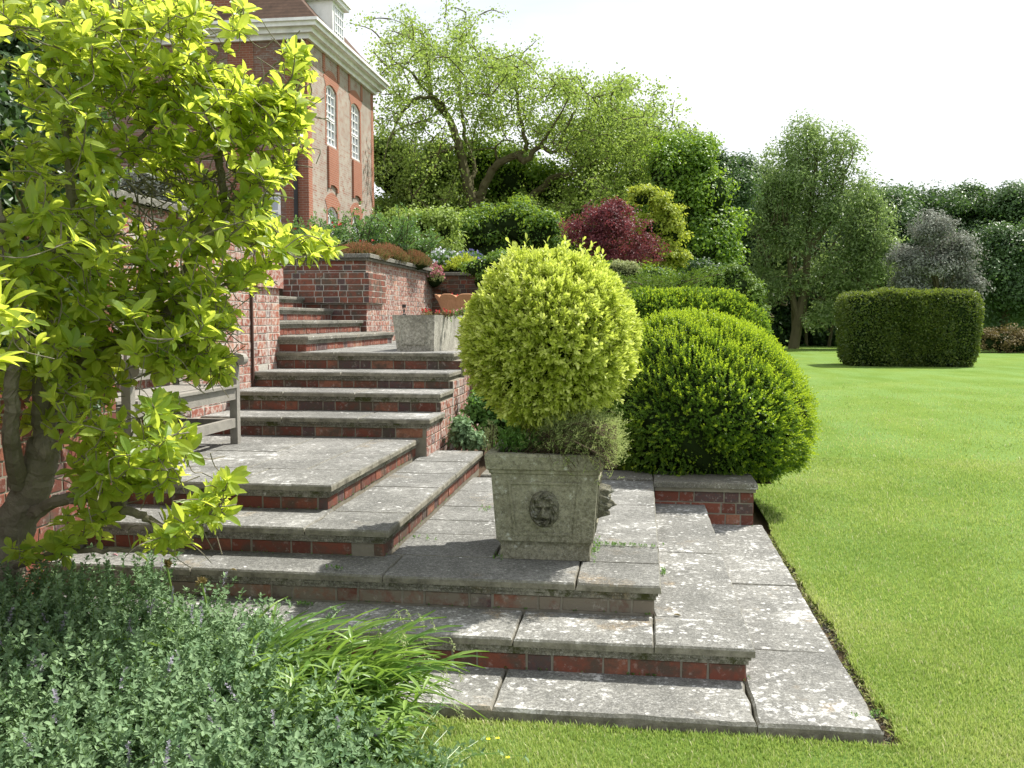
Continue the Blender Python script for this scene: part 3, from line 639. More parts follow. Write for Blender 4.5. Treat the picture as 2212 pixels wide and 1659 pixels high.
def tree(name, label, base, blobs, mat, clumps, lpc, cr, ls, seed, r0=.3, group=None, nlimb=8, corek=0, cat='tree', top=None, tmpl=None, bark='farbark', **kw):
    rng = np.random.default_rng(seed); o = thing(name, label, cat, tuple(base), group)
    t = MB(); trunkmesh(t, base, blobs, r0, rng, nlimb, top); t.build('trunk' if cat == 'tree' else 'stem', M[bark], o)
    c = MB(); crown(c, blobs, clumps, lpc, cr, ls, rng, tmpl, **kw); c.build('crown' if cat == 'tree' else 'foliage', M[mat], o)
    if corek: c = MB(); core(c, blobs, corek); c.build('inner_branches', M['boxcore'], o)
    return o
def grow(limbs, tips, rng, r_tip=.004, sag=.1, node_step=.25):
    """connect every tip to the nearest wood grown so far; returns twig polylines"""
    nodes = np.vstack(limbs); tw = []; d0 = np.array([np.min(np.linalg.norm(nodes-t, axis=1)) for t in tips])
    for i in np.argsort(d0):
        t = tips[i]; d = np.linalg.norm(nodes-t, axis=1)+.25*np.maximum(0, nodes[:, 2]-t[2]); j = np.argmin(d); s = nodes[j]; ln = np.linalg.norm(t-s)
        mid = (s+t)/2+rng.normal(size=3)*.09*ln-np.array([0, 0, sag*ln])
        k = max(3, min(8, int(ln/node_step)+2)); q = spline([s, mid, t], k//2+1); tw.append((q, ln, i)); nodes = np.vstack([nodes, q[1:]])
    return tw
M['trail'] = lm('grey_green_leaf', (.09, .15, .035), (.46, .52, .22), (.55, .65, .18), tf=.3, rough=.7)
M['f_dark'] = lm('woodland_leaf', (.018, .055, .018), (.095, .17, .05), (.2, .36, .06), tf=.25, rough=.45, spec=.5)
M['f_mid'] = lm('broad_green_leaf', (.05, .13, .018), (.20, .32, .035), (.5, .68, .05), tf=.36, rough=.5)
M['f_chest'] = lm('chestnut_leaf', (.035, .11, .014), (.20, .33, .03), (.45, .68, .04), tf=.36, rough=.42, spec=.5)
M['f_plane'] = lm('plane_leaf', (.11, .18, .03), (.30, .40, .09), (.52, .70, .12), tf=.40, rough=.5)
M['f_willow'] = lm('willow_leaf', (.08, .15, .04), (.27, .36, .14), (.45, .62, .16), tf=.36, rough=.4, spec=.5)
M['f_copper'] = lm('smoky_purple_leaf', (.09, .11, .085), (.30, .33, .27), (.35, .32, .30), tf=.25, rough=.6, spec=.3)
M['f_maroon'] = lm('maroon_leaf', (.07, .022, .028), (.20, .055, .065), (.42, .09, .09), tf=.3, rough=.5)
M['f_gold'] = lm('golden_maple_leaf', (.17, .25, .02), (.42, .48, .07), (.7, .76, .08), tf=.38, rough=.5)
M['f_juniper'] = lm('juniper_needle', (.04, .10, .012), (.18, .28, .035), (.3, .45, .03), tf=.22, rough=.6)
M['f_yew'] = lm('hedge_leaf', (.03, .065, .012), (.17, .22, .04), (.35, .45, .05), tf=.28, rough=.42, spec=.5)
M['f_brown'] = lm('bronze_leaf', (.10, .08, .03), (.24, .18, .07), (.3, .25, .08), tf=.2, rough=.6)
M['f_heather'] = leafmat('heather_tip', [(0, (.06, .10, .02)), (.45, (.16, .17, .05)), (.6, (.27, .12, .06)), (1, (.36, .17, .10))], (.4, .25, .1), .2, .8)
M['f_rose'] = lm('rose_leaf', (.04, .12, .03), (.15, .26, .08), (.3, .5, .08), tf=.3, rough=.4, spec=.5)
M['petal_white'] = simple('white_petal', (.75, .76, .8), .7)
M['petal_blue'] = simple('blue_petal', (.30, .28, .55), .7)
M['petal_pink'] = simple('pink_petal', (.62, .28, .32), .7)
M['petal_red'] = simple('red_petal', (.6, .04, .05), .6)
M['petal_yellow'] = simple('yellow_petal', (.85, .75, .02), .6)

# ------------------------------------------------------------------ far trees
WOODS = 'dark woodland trees beyond the lawn'
def base_at(px, Y, z=0.): p = PY(px, 700, Y); return (p[0], Y, z)
tree('woodland_tree', 'dark green broadleaf tree between the chestnut and the tall willow', base_at(1650, 58), blobs_px([(1640, 440, 70, 70), (1600, 500, 60, 80), (1680, 520, 80, 110), (1620, 600, 80, 80), (1700, 640, 80, 70), (1600, 400, 45, 45), (1560, 600, 60, 90)], 58), 'f_dark', 445, 81, 1.0, 0.198, 11, .35, WOODS)
tree('woodland_tree', 'dark leafy tree right behind the willow with its top just clearing the willow side', base_at(1850, 60), blobs_px([(1870, 500, 70, 75), (1800, 580, 80, 80), (1900, 590, 80, 80), (1930, 470, 55, 50), (1840, 660, 90, 60)], 60), 'f_dark', 405, 81, 1.0, 0.205, 12, .35, WOODS)
tree('woodland_tree', 'mid green tree on the skyline just left of the purple grey tree', base_at(1985, 62), blobs_px([(1965, 470, 60, 50), (2010, 440, 60, 28), (1990, 530, 70, 60), (1960, 610, 80, 60), (1890, 440, 35, 25)], 62), 'f_dark', 351, 81, .9, 0.205, 13, .3, WOODS)
tree('woodland_tree', 'dark green tree on the skyline above the purple grey tree', base_at(2090, 64), blobs_px([(2060, 460, 55, 45), (2100, 440, 45, 24), (2120, 500, 60, 60), (2060, 560, 70, 60)], 64), 'f_dark', 324, 81, .9, 0.205, 14, .3, WOODS)
tree('woodland_tree', 'deep green tree reaching the right edge of the skyline', base_at(2190, 62), blobs_px([(2160, 460, 55, 45), (2205, 450, 45, 40), (2190, 530, 70, 60), (2250, 480, 60, 60), (2160, 640, 80, 60)], 62), 'f_dark', 351, 81, .9, 0.205, 15, .3, WOODS)
tree('woodland_tree', 'rounded green tree at the right frame edge behind the clipped hedge', base_at(2170, 50), blobs_px([(2165, 545, 60, 50), (2200, 600, 70, 70), (2140, 640, 55, 70), (2240, 540, 50, 60), (2215, 680, 80, 50)], 50), 'f_dark', 445, 81, .8, 0.167, 16, .3, WOODS)
tree('woodland_tree', 'dark tree closing the gap left of the willow up to its shoulder', base_at(1640, 56), blobs_px([(1625, 410, 60, 50), (1585, 470, 50, 60), (1670, 450, 60, 70), (1640, 540, 80, 80), (1600, 620, 60, 70), (1690, 600, 60, 70)], 56), 'f_dark', 420, 80, .85, .2, 24, .35, WOODS)
tree('woodland_tree', 'dark tree immediately right of the willow under the skyline', base_at(1900, 57), blobs_px([(1905, 480, 60, 55), (1950, 530, 60, 60), (1880, 560, 60, 70), (1930, 610, 80, 70), (1850, 640, 60, 60)], 57), 'f_dark', 380, 80, .85, .2, 25, .35, WOODS)
# dark understorey behind the trunks
rng = np.random.default_rng(20); u = MB(); bl = blobs_px([(x, 700+14*math.sin(x), 50, 55, -5) for x in range(1540, 2300, 62)]+[(x, 715, 30, 38, -9) for x in (1560, 1600, 1640, 1672, 1770, 1810, 1850)]+[(x, 610, 70, 70) for x in range(1580, 2300, 90)]+[(x, 540, 70, 70) for x in range(1600, 2300, 90)], 66)
crown(u, bl, 520, 60, 1.3, .32, rng, tlo=0, thi=.4, up=.2); core(u, bl, .95); tag(u.build('woodland_understorey', M['f_dark']), 'dark shaded undergrowth filling the woodland edge under the trees', 'undergrowth', kind='stuff')
u = MB()
for i in range(16):
    x = 1690+i*27+rng.normal()*7; y = 56+rng.normal()*3; p = base_at(x, y); q = np.array(p)+[rng.normal()*.3, 0, rng.uniform(4, 6)]
    w = MB(); tube(w, spline([p, (np.array(p)+q)/2+[rng.normal()*.15, 0, 0], q]), [.11]*6+[.09, .09, .07][:1] if False else .1, 6)
    o = w.build('bare_trunk', M['farbark']); tag(o, 'thin bare trunk in the dark gap beneath the woodland canopy', 'tree trunk', 'thin trunks in the shaded woodland edge')
# tall willow
wb = blobs_px([(1745, 315, 62, 48), (1700, 360, 50, 50), (1800, 350, 55, 60), (1750, 400, 90, 60), (1830, 430, 55, 60), (1700, 450, 60, 55), (1790, 490, 80, 60), (1860, 490, 50, 50, 0), (1720, 540, 60, 50), (1840, 560, 70, 50), (1780, 610, 70, 40), (1690, 620, 35, 40), (1830, 640, 55, 40), (1660, 430, 40, 50), (1655, 520, 40, 60), (1880, 540, 45, 50), (1875, 610, 50, 40), (1640, 600, 30, 40), (1645, 470, 45, 50), (1880, 470, 45, 50), (1900, 560, 45, 60), (1650, 650, 45, 35), (1790, 680, 60, 35), (1860, 680, 50, 35)], 51)
w = thing('willow_tree', 'tall pale green willow with a slender leaning trunk at the far lawn edge', 'tree', base_at(1712, 51))
rng = np.random.default_rng(31); t = MB(); ln = lambda pts, Y: np.array([PY(a, b, Y+(c[0] if c else 0)) for a, b, *c in pts])
st = [([(1712, 760), (1725, 690), (1738, 620), (1745, 540), (1750, 460), (1760, 380), (1765, 310)], .30), ([(1725, 690), (1712, 640), (1705, 560), (1700, 470), (1712, 370)], .2), ([(1745, 540), (1790, 480), (1815, 420), (1825, 370)], .2), ([(1738, 620), (1790, 590), (1840, 560)], .14), ([(1742, 560), (1700, 520), (1680, 480)], .12), ([(1755, 420), (1730, 370), (1725, 320)], .1)]
for p, r0 in st:
    q = spline(ln(p, 51)); tube(t, q, np.linspace(r0, r0*.2, len(q)), 7)
for i in range(70):
    b = wb[rng.integers(len(wb))]; s = b[0]-[0, 0, b[1][2]*.9]; e = b[0]+sphere(1, rng)[0]*b[1]*.9; e[2] = max(e[2], s[2]); q = spline([s, (s+e)/2+rng.normal(size=3)*.3, e]); tube(t, q, np.linspace(.06, .02, len(q)), 4)
t.build('trunk', M['farbark'], w)
c = MB(); crown(c, wb, 1300, 34, .62, .21, rng, T_DIAMOND(.36), shell=(.2, 1.), up=.3, flat=1.1, tlo=.15, thi=.95); c.build('crown', M['f_willow'], w)
tree('purple_tree', 'smoky purple grey leaved tree behind the right half of the clipped hedge', base_at(2030, 46), blobs_px([(2020, 515, 52, 52), (1978, 570, 42, 50), (2062, 560, 42, 55), (2020, 600, 70, 50), (2085, 620, 35, 40), (1965, 640, 40, 40), (2030, 670, 80, 40)], 46), 'f_copper', 445, 62, .55, 0.122, 17, .2, tlo=.0, thi=1., up=.6)
tree('bronze_shrub', 'low bronze brown shrubs at the lawn edge right of the clipped hedge', base_at(2160, 46), blobs_px([(2130, 742, 34, 20), (2165, 736, 42, 24), (2205, 742, 36, 22), (2240, 738, 42, 24), (2185, 750, 60, 16)], 46), 'f_brown', 121, 67, .35, 0.099, 18, .05, cat='shrub', corek=.6)
# big chestnut and neighbours
tree('chestnut_tree', 'big rich green chestnut tree right of the golden maple', base_at(1500, 38, .5), blobs_px([(1450, 370, 60, 70), (1500, 360, 50, 50), (1530, 420, 55, 60), (1460, 460, 80, 70), (1545, 490, 55, 55), (1500, 550, 85, 60), (1570, 560, 30, 40), (1480, 630, 90, 60), (1545, 600, 45, 50)], 38), 'f_chest', 837, 62, .55, 0.144, 19, .4, corek=.68)
tree('green_tree', 'dark topped tree peeping over the chestnut on its right side', base_at(1530, 48, .3), blobs_px([(1520, 335, 35, 28), (1560, 380, 30, 40), (1480, 330, 50, 40), (1590, 440, 40, 60)], 48), 'f_dark', 270, 67, .7, 0.167, 20, .3)
tree('green_tree', 'light green rounded tree behind the plane tree centre', base_at(1060, 46, 2), blobs_px([(1040, 360, 60, 60), (1110, 400, 70, 70), (1000, 440, 70, 70), (1180, 420, 70, 60), (1150, 500, 90, 60), (1050, 520, 80, 50), (1060, 450, 60, 40)], 46), 'f_mid', 567, 67, .75, 0.167, 21, .3, corek=.65)
tree('green_tree', 'yellow green tree standing right behind the house corner', base_at(880, 44, 2), blobs_px([(850, 380, 60, 60), (910, 420, 70, 60), (860, 470, 70, 50), (950, 360, 40, 50), (940, 480, 70, 50), (830, 330, 40, 25)], 44), 'f_plane', 567, 67, .7, 0.160, 22, .3, corek=.65, tlo=.0, thi=.6)
tree('green_tree', 'broad green tree filling the gap between plane tree and chestnut', base_at(1330, 46, 1), blobs_px([(1290, 340, 70, 70), (1360, 300, 60, 60), (1400, 360, 60, 60), (1310, 430, 80, 60), (1390, 460, 80, 60), (1250, 470, 60, 50), (1330, 560, 100, 50), (1250, 550, 80, 50), (1420, 570, 70, 50)], 46), 'f_mid', 567, 67, .75, 0.167, 23, .3, corek=.6)

# ------------------------------------------------------------------ plane tree with open branching
def plane():
    rng = np.random.default_rng(41); Y = 43
    o = thing('plane_tree', 'gnarled open branched plane tree with sparse yellow green leaves behind the house', 'tree', (PY(1045, 560, Y)[0], Y, 2.3))
    lines = [([(1062, 560, 0), (1040, 480, 0), (1029, 457, 0), (1010, 395, .3), (991, 316, .5), (970, 256, .8), (931, 205, 1), (927, 141, 1.2), (910, 73, 1.3)], .40, .06),
             ([(1032, 440, 0), (1045, 400, -.3), (1076, 354, -.6), (1115, 337, -.9), (1136, 348, -1.2), (1164, 318, -1.4), (1200, 329, -1.6), (1217, 294, -1.8), (1240, 240, -2)], .23, .06),
             ([(1060, 540, 0), (1085, 480, 1), (1119, 444, 1.5), (1162, 414, 1.5), (1200, 380, 1), (1234, 378, .6), (1273, 354, .3), (1328, 341, 0), (1380, 300, 0)], .26, .06),
             ([(1115, 337, -.9), (1137, 316, -1), (1127, 273, -1.2), (1115, 192, -1.3), (1112, 135, -1.3)], .15, .04),
             ([(1015, 400, .3), (1025, 360, 1), (1000, 277, 1.5), (995, 171, 2), (999, 80, 2)], .15, .03),
             ([(970, 256, .8), (945, 215, 0), (900, 212, -.5), (865, 250, -1), (845, 300, -1)], .12, .04), ([(931, 205, 1), (890, 160, 0), (850, 130, -.5)], .08, .03),
             ([(1164, 318, -1.4), (1190, 280, -2), (1230, 210, -2.5)], .1, .03), ([(1273, 354, .3), (1290, 300, 0), (1330, 220, 0)], .12, .03), ([(1328, 341, 0), (1400, 330, -.5), (1450, 290, -.5)], .1, .03),
             ([(1234, 378, .6), (1262, 400, 0), (1290, 430, -.5)], .09, .03), ([(991, 316, .5), (950, 330, -1), (900, 350, -1.5)], .1, .03), ([(1076, 354, -.6), (1070, 320, -1), (1090, 300, -1)], .07, .03)]
    t = MB(); limbs = []
    for pts, a, b in lines:
        q = spline([PY(x, y, Y+d) for x, y, d in pts], 6); q += rng.normal(size=q.shape)*.025; r = a+(b-a)*np.linspace(0, 1, len(q))**.8; tube(t, q, r, 7, wob=.05, rng=rng); limbs.append(q)
    reg = [(870, 90, 60, 50), (920, 110, 60, 60), (860, 190, 55, 70), (850, 290, 45, 70), (920, 230, 60, 70), (1000, 130, 50, 60), (1000, 220, 60, 70), (1060, 200, 60, 60), (1110, 170, 55, 55), (1160, 210, 60, 55), (1090, 270, 60, 50), (1210, 230, 60, 60), (1180, 290, 50, 30), (1270, 220, 50, 50), (1330, 230, 60, 55), (1300, 300, 70, 50), (1390, 260, 60, 55), (1420, 310, 60, 50), (1370, 350, 70, 45), (1290, 400, 60, 40), (1440, 370, 60, 50), (930, 330, 60, 50), (880, 400, 50, 60), (950, 440, 50, 50), (1240, 440, 60, 40), (1080, 480, 60, 40), (1000, 80, 25, 40), (1340, 190, 25, 22), (1170, 460, 60, 40), (1100, 140, 40, 30), (1220, 190, 50, 30), (1350, 420, 60, 50), (1300, 350, 80, 50), (1400, 300, 60, 60), (1420, 390, 60, 50), (1340, 280, 70, 50), (1260, 330, 60, 40)]
    P = []
    for i in range(1150):
        x, y, rx, ry = reg[rng.integers(len(reg))]; a = rng.normal(size=2)*.55; P.append(PY(x+a[0]*rx*1.1, y+a[1]*ry*1.1, Y+rng.normal()*2.4))
    P = np.array(P); tw = grow(limbs, P, rng, sag=-.04, node_step=.5)
    LP = []; LN = []
    for q, l, i in tw:
        tube(t, q, np.linspace(.022+.012*min(l, 3), .012, len(q)), 4)
        k = max(2, int(l/.35)); s = rng.uniform(.3, 1, size=k); j = (s*(len(q)-1)).astype(int)
        LP += list(q[j]+rng.normal(size=(k, 3))*.18); LP += [q[-1]]*2
    t.build('trunk', M['farbark'], o)
    LP = np.array(LP); n = 13; idx = np.repeat(np.arange(len(LP)), n); pos = LP[idx]+rng.normal(size=(len(idx), 3))*[.24, .24, .2]
    nor = nrm(rng.normal(size=pos.shape)*.7+[0, 0, .8]); dr = rng.normal(size=pos.shape)+[0, 0, -.4]; c = MB()
    scatter(c, T_DIAMOND(.8), pos, dr, nor, rng.uniform(.08, .16, size=len(pos)), np.clip(rng.uniform(.2, .9, size=len(LP))[idx]+rng.normal(size=len(idx))*.12, 0, 1)); c.build('crown', M['f_plane'], o)
plane()
# ------------------------------------------------------------------ middle distance shrubs
def shrub(name, label, px, Y, z, bl, mat, clumps, lpc, cr, ls, seed, cat='shrub', corek=.75, group=None, **k):
    return tree(name, label, base_at(px, Y, z), blobs_px(bl, Y), mat, clumps, lpc, cr, ls, seed, r0=.04, cat=cat, corek=corek, nlimb=4, bark='twig', group=group, **k)
shrub('maroon_shrub', 'dark maroon leaved shrub rising behind the golden ball topiary', 1330, 24, 1.2, [(1300, 490, 60, 45), (1350, 510, 60, 55), (1270, 530, 45, 40), (1385, 550, 45, 40), (1320, 570, 80, 40), (1330, 470, 40, 35), (1240, 500, 25, 30)], 'f_maroon', 420, 34, .26, .065, 51, tlo=0, thi=1, shell=(.4, 1.05), corek=.0, up=.2)
shrub('golden_maple', 'layered yellow green maple between the maroon shrub and the chestnut', 1430, 27, .8, [(1390, 430, 45, 22), (1440, 460, 35, 22), (1410, 490, 60, 24), (1450, 510, 35, 22), (1430, 550, 50, 24), (1460, 560, 28, 20), (1420, 590, 50, 20)], 'f_gold', 300, 44, .26, .095, 52, flat=.45, corek=.5)
shrub('dark_evergreen', 'dark olive evergreen shrub mass below the plane tree trunk', 1100, 27, 2.2, [(1040, 500, 60, 45), (1110, 490, 60, 50), (1170, 510, 60, 45), (1000, 530, 60, 40), (1090, 550, 90, 40), (1210, 540, 45, 40)], 'f_mid', 460, 44, .3, .10, 53, tlo=.0, thi=.5)
shrub('leafy_shrub', 'tall yellowish green shrub between house corner and plane tree trunk', 920, 24, 2.3, [(860, 500, 50, 45), (910, 490, 45, 40), (960, 500, 40, 40), (890, 540, 60, 30), (960, 545, 50, 30)], 'f_plane', 240, 40, .30, .085, 54, tlo=.3, thi=1., corek=.35, shell=(.4, 1.1))
shrub('grey_shrub', 'small silver grey mound right of the golden topiary top', 1340, 15, .9, [(1338, 586, 34, 20), (1365, 590, 20, 16)], 'thyme', 120, 40, .07, .03, 55, tlo=.4)
shrub('yew_shrub', 'feathery dark conifer right of the spreading juniper', 1600, 16, .1, [(1580, 620, 45, 35), (1610, 660, 40, 40), (1540, 610, 40, 25), (1630, 690, 30, 30), (1560, 660, 50, 40)], 'f_juniper', 330, 50, .15, .055, 56, tlo=.1, thi=.8, shell=(.6, 1.1))
shrub('green_shrub', 'broad dark green laurel behind the rear terrace wall and golden ball', 1120, 21, 1.0, [(1060, 610, 60, 40), (1130, 610, 70, 50), (1200, 620, 70, 50), (1090, 650, 80, 40), (1180, 660, 80, 40)], 'f_mid', 300, 44, .26, .085, 151, tlo=0, thi=.5)
shrub('green_shrub', 'dark green rounded shrub under the maroon shrub', 1310, 23, .5, [(1270, 610, 60, 40), (1340, 610, 70, 45), (1400, 620, 60, 45), (1300, 650, 80, 40), (1390, 660, 80, 40)], 'f_mid', 300, 44, .26, .085, 152, tlo=0, thi=.5)
shrub('green_shrub', 'low dark green shrub under the golden maple and chestnut', 1490, 26, .2, [(1450, 630, 60, 40), (1510, 620, 60, 50), (1570, 640, 50, 50), (1480, 670, 80, 36), (1560, 690, 60, 36)], 'f_dark', 300, 44, .28, .09, 153, tlo=.1, thi=.7)
tree('green_tree', 'dark green tree low behind the shrubs between plane tree and chestnut', base_at(1250, 50, 1), blobs_px([(x, 600, 60, 55) for x in range(900, 1560, 80)]+[(x, 520, 60, 50) for x in range(940, 1560, 90)], 50), 'f_dark', 600, 60, .9, .22, 154, .3, corek=.7)
# spreading juniper: flat tiers of arching sprays
def juniper():
    rng = np.random.default_rng(57); Y = 13.5
    o = thing('juniper', 'wide dark green juniper with flat tiered sprays behind the box bushes', 'shrub', base_at(1440, Y, .3)); b = np.array(base_at(1440, Y, .4)); s = MB(); c = MB()
    for i in range(150):
        th = rng.uniform(0, 2*np.pi); tier = rng.uniform(0, 1); ln_ = rng.uniform(.55, 1.15)*(1.15-.35*tier); z = .45+tier*1.25
        st_ = b+[rng.normal()*.15, rng.normal()*.15, z-.3]; e = b+[math.cos(th)*ln_, math.sin(th)*ln_*.9, z+.12]
        q = spline([st_, (st_+e)/2+[0, 0, .10], e], 5); tube(s, q, np.linspace(.012, .004, len(q)), 4)
        P = q[rng.integers(3, len(q), 26)]+rng.normal(size=(26, 3))*[.10, .10, .025]
        sprigs(c, T_DIAMOND(.35), P, nrm(np.tile(e-st_, (26, 1))+rng.normal(size=(26, 3))*.5), 7, .07, .045, rng, np.full(26, rng.uniform(.1, .9)), spread=.7, upb=.25)
    s.build('stem', M['twig'], o); c.build('foliage', M['f_juniper'], o)
    c = MB(); core(c, [(b+[0, 0, .6], np.array([.85, .7, .7]))], .9); c.build('inner_branches', M['boxcore'], o)
juniper()
# ------------------------------------------------------------------ clipped hedge block
def hedge():
    rng = np.random.default_rng(61); c0 = PZ(1958, 775, 0); o = thing('clipped_hedge', 'large rectangular clipped hedge block with rounded corners on the far lawn', 'hedge', tuple(c0))
    Yc = 33.3; xc = PY(1957, 700, Yc)[0]; a, b, h = 2.1, 1.1, 2.47
    def surf(n):
        d = sphere(n, rng); p = 9.
        k = (np.abs(d[:, 0]/a)**p+np.abs(d[:, 1]/b)**p+np.abs(d[:, 2]/(h/2))**p)**(-1/p)
        P = d*k[:, None]; N = nrm(np.sign(P)*np.abs(P/[a, b, h/2])**(p-1)/[a, b, h/2]); return P, N
    P, N = surf(60000)
    lean = 1-.05*(P[:, 2] < -h*.3)*((-P[:, 2]-h*.3)/.5); P[:, :2] *= lean[:, None]
    bm = .045*np.sin(P[:, :1]*3.1+P[:, 2:]*2.3)+.03*np.sin(P[:, :1]*7+1)+.02*np.sin(P[:, 2:]*9+P[:, :1]*4)
    Pw = P+N*bm+[xc, Yc, h/2+.0]; c = MB()
    tip = np.clip(.35+.3*rng.normal(size=len(P))+.25*(N[:, 2] > .6), 0, 1)  # leaves on the flat top tinted paler: sunlight put into the tint
    dr = nrm(N*.6+rng.normal(size=N.shape)*.6+[0, 0, .1]); nn = nrm(N+rng.normal(size=N.shape)*.45)
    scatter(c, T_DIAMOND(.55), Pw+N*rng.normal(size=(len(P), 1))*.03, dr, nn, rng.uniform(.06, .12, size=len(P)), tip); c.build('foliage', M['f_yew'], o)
    m = MB(); P, N = surf(3); q = MB(); nseg = 20
    A, B = np.meshgrid(np.linspace(.02, np.pi-.02, 24), np.arange(40)/40*2*np.pi, indexing='ij'); d = np.stack([np.sin(A)*np.cos(B), np.sin(A)*np.sin(B), np.cos(A)], -1)
    k = (np.abs(d[..., 0]/a)**9+np.abs(d[..., 1]/b)**9+np.abs(d[..., 2]/(h/2))**9)**(-1/9)
    V = d*k[..., None]*.97+[xc, Yc, h/2]; i, j = np.meshgrid(np.arange(23), np.arange(40), indexing='ij'); j2 = (j+1) % 40
    m.add(V.reshape(-1, 3), np.stack([i*40+j, i*40+j2, (i+1)*40+j2, (i+1)*40+j], -1).reshape(-1, 4)); m.build('inner_branches', M['boxcore'], o)
hedge()
# ------------------------------------------------------------------ clipped bushes
def ball_points(c, r, n, rng, lob=.05, pexp=2.2, zmin=-1., squash=None):
    d = sphere(n, rng); k = (np.abs(d)**pexp).sum(1)**(-1/pexp); P = d*k[:, None]; P = P[P[:, 2] > zmin]
    if squash is not None: P = squash(P)
    u = 1+lob*(np.sin(P[:, 0]*5+P[:, 2]*4)+np.sin(P[:, 1]*6-P[:, 2]*5+1)+.6*np.sin(P[:, 0]*13+P[:, 1]*11+P[:, 2]*9))/2
    return c+P*r*u[:, None], nrm(P/r), P
def coremesh(mb, c, r, k, squash=None):
    A, B = np.meshgrid(np.linspace(.02, np.pi-.02, 22), np.arange(36)/36*2*np.pi, indexing='ij'); P = np.stack([np.sin(A)*np.cos(B), np.sin(A)*np.sin(B), np.cos(A)], -1).reshape(-1, 3)
    if squash is not None: P = squash(P)
    i, j = np.meshgrid(np.arange(21), np.arange(36), indexing='ij'); j2 = (j+1) % 36
    mb.add(c+P*r*k*(1+.04*np.sin(P[:, :1]*9+P[:, 2:]*7)), np.stack([i*36+j, i*36+j2, (i+1)*36+j2, (i+1)*36+j], -1).reshape(-1, 4))
rng = np.random.default_rng(71)
o = thing('box_ball', 'big bright green clipped box bush overhanging the low brick wall', 'bush', (.62, 8.15, .3))
def sqb(P): Q = P.copy(); Q[:, 0] += .10*P[:, 2]*(-1)*(P[:, 2] < 0)*0; Q[:, :2] *= (1-.20*np.clip(P[:, 2]+.1, 0, 1)**1.3)[:, None]; return Q
bc, br = np.array([.50, 8.05, .87]), np.array([.91, .88, .71])
P, N, q = ball_points(bc, br, 15500, rng, .095, 2.12, squash=sqb)
# the right hand side of the bush is more lax: push it out a little
hi = (np.sin(q[:, 0]*9+1)+np.sin(q[:, 1]*7)+np.sin(q[:, 2]*8+q[:, 0]*5))/3
P = P+N*(rng.normal(size=(len(P), 1))*.012)
c = MB(); sprigs(c, T_DIAMOND(.62, .15), P-N*.03, N, 9, .05, .021, rng, np.clip(.35+.18*hi+.12*rng.normal(size=len(P)), 0, 1)); c.build('foliage', M['box'], o)
sel = rng.random(len(P)) < np.clip(.12+.6*np.clip(N[:, 2], 0, 1)+.4*np.clip(N[:, 0], 0, 1), 0, 1)*.8
c = MB(); sprigs(c, T_DIAMOND(.6, .15), P[sel], N[sel], 9, .075, .021, rng, np.clip(.5+.25*rng.normal(size=sel.sum()), 0, 1), upb=.6); c.build('new_shoots', M['boxtip'], o)
c = MB(); coremesh(c, bc, br, .955, sqb); c.build('inner_branches', M['boxcore'], o)
# second box mound behind
o = thing('box_mound', 'looser olive green box mound behind the big clipped ball', 'bush', (.5, 11, .3))
bl = blobs_px([(1440, 705, 70, 60), (1400, 690, 60, 50), (1520, 695, 75, 55), (1470, 670, 40, 28), (1560, 680, 45, 35), (1590, 730, 60, 60), (1400, 740, 60, 60), (1490, 780, 120, 80)], 10.6); c = MB(); cm = MB()
for k, (cc, rr) in enumerate(bl):
    P, N, q = ball_points(cc, rr, 2300, rng, .09); tt = np.clip(.3+.3*rng.normal(size=len(P)), 0, 1); sprigs(c, T_DIAMOND(.6, .15), P, N, 9, .07, .028, rng, tt); coremesh(cm, cc, rr, .9)
    s2 = rng.random(len(P)) < .3*np.clip(N[:, 2]+.2, 0, 1)
    if k == 0: c2 = MB()
    sprigs(c2, T_DIAMOND(.6, .15), P[s2], N[s2], 8, .09, .028, rng, tt[s2], upb=.6)
c.build('foliage', M['box'], o); c2.build('new_shoots', M['boxtip'], o); cm.build('inner_branches', M['boxcore'], o)
# golden standard ball
GY = 4.98
o = thing('golden_topiary', 'round golden variegated privet ball growing in the lion head planter', 'topiary', (-.50, GY, .90))
gc = PY(1190, 738, GY); gr = np.array([.434, .435, .438])
def sqg(P):
    Q = P.copy(); dn = np.clip(-P[:, 2], 0, 1); Q[:, :2] *= (1-.26*dn**1.3)[:, None]; Q[:, 2] = np.where(P[:, 2] < 0, P[:, 2]*1.06, P[:, 2]); return Q
P, N, q = ball_points(gc, gr, 8600, rng, .075, 2.12, squash=sqg)
keep = rng.random(len(P)) < np.where(q[:, 2] < -.6, .6, 1); P, N, q = P[keep], N[keep], q[keep]
T6 = T_LEAF(.42, .08, .05)
c = MB(); tt = np.clip(.50+.26*rng.normal(size=len(P)), 0, 1)
P = P-N*(np.abs(rng.normal(size=(len(P), 1)))*.030)
sprigs(c, T_DIAMOND(.42, .10), P-N*.02, N, 9, .060, .029, rng, tt, spread=.75, upb=.35)
n2 = 1500; sprigs(c, T6, P[:n2]+N[:n2]*.004, N[:n2], 8, .05, .031, rng, np.clip(tt[:n2]+.15, 0, 1), spread=.8, upb=.4)
ti = np.where((q[:, 2] > .78))[0][:60]   # straggly top shoots
sprigs(c, T6, P[ti]+[0, 0, .025]+rng.normal(size=(len(ti), 3))*[.03, .03, .03], np.tile([0, 0, 1.], (len(ti), 1)), 7, .09, .036, rng, np.full(len(ti), .55), spread=.9)
c.build('foliage', M['golden'], o)
c = MB(); coremesh(c, gc, gr, .86, sqg); c.build('inner_branches', M['boxcore'], o)
c = MB()
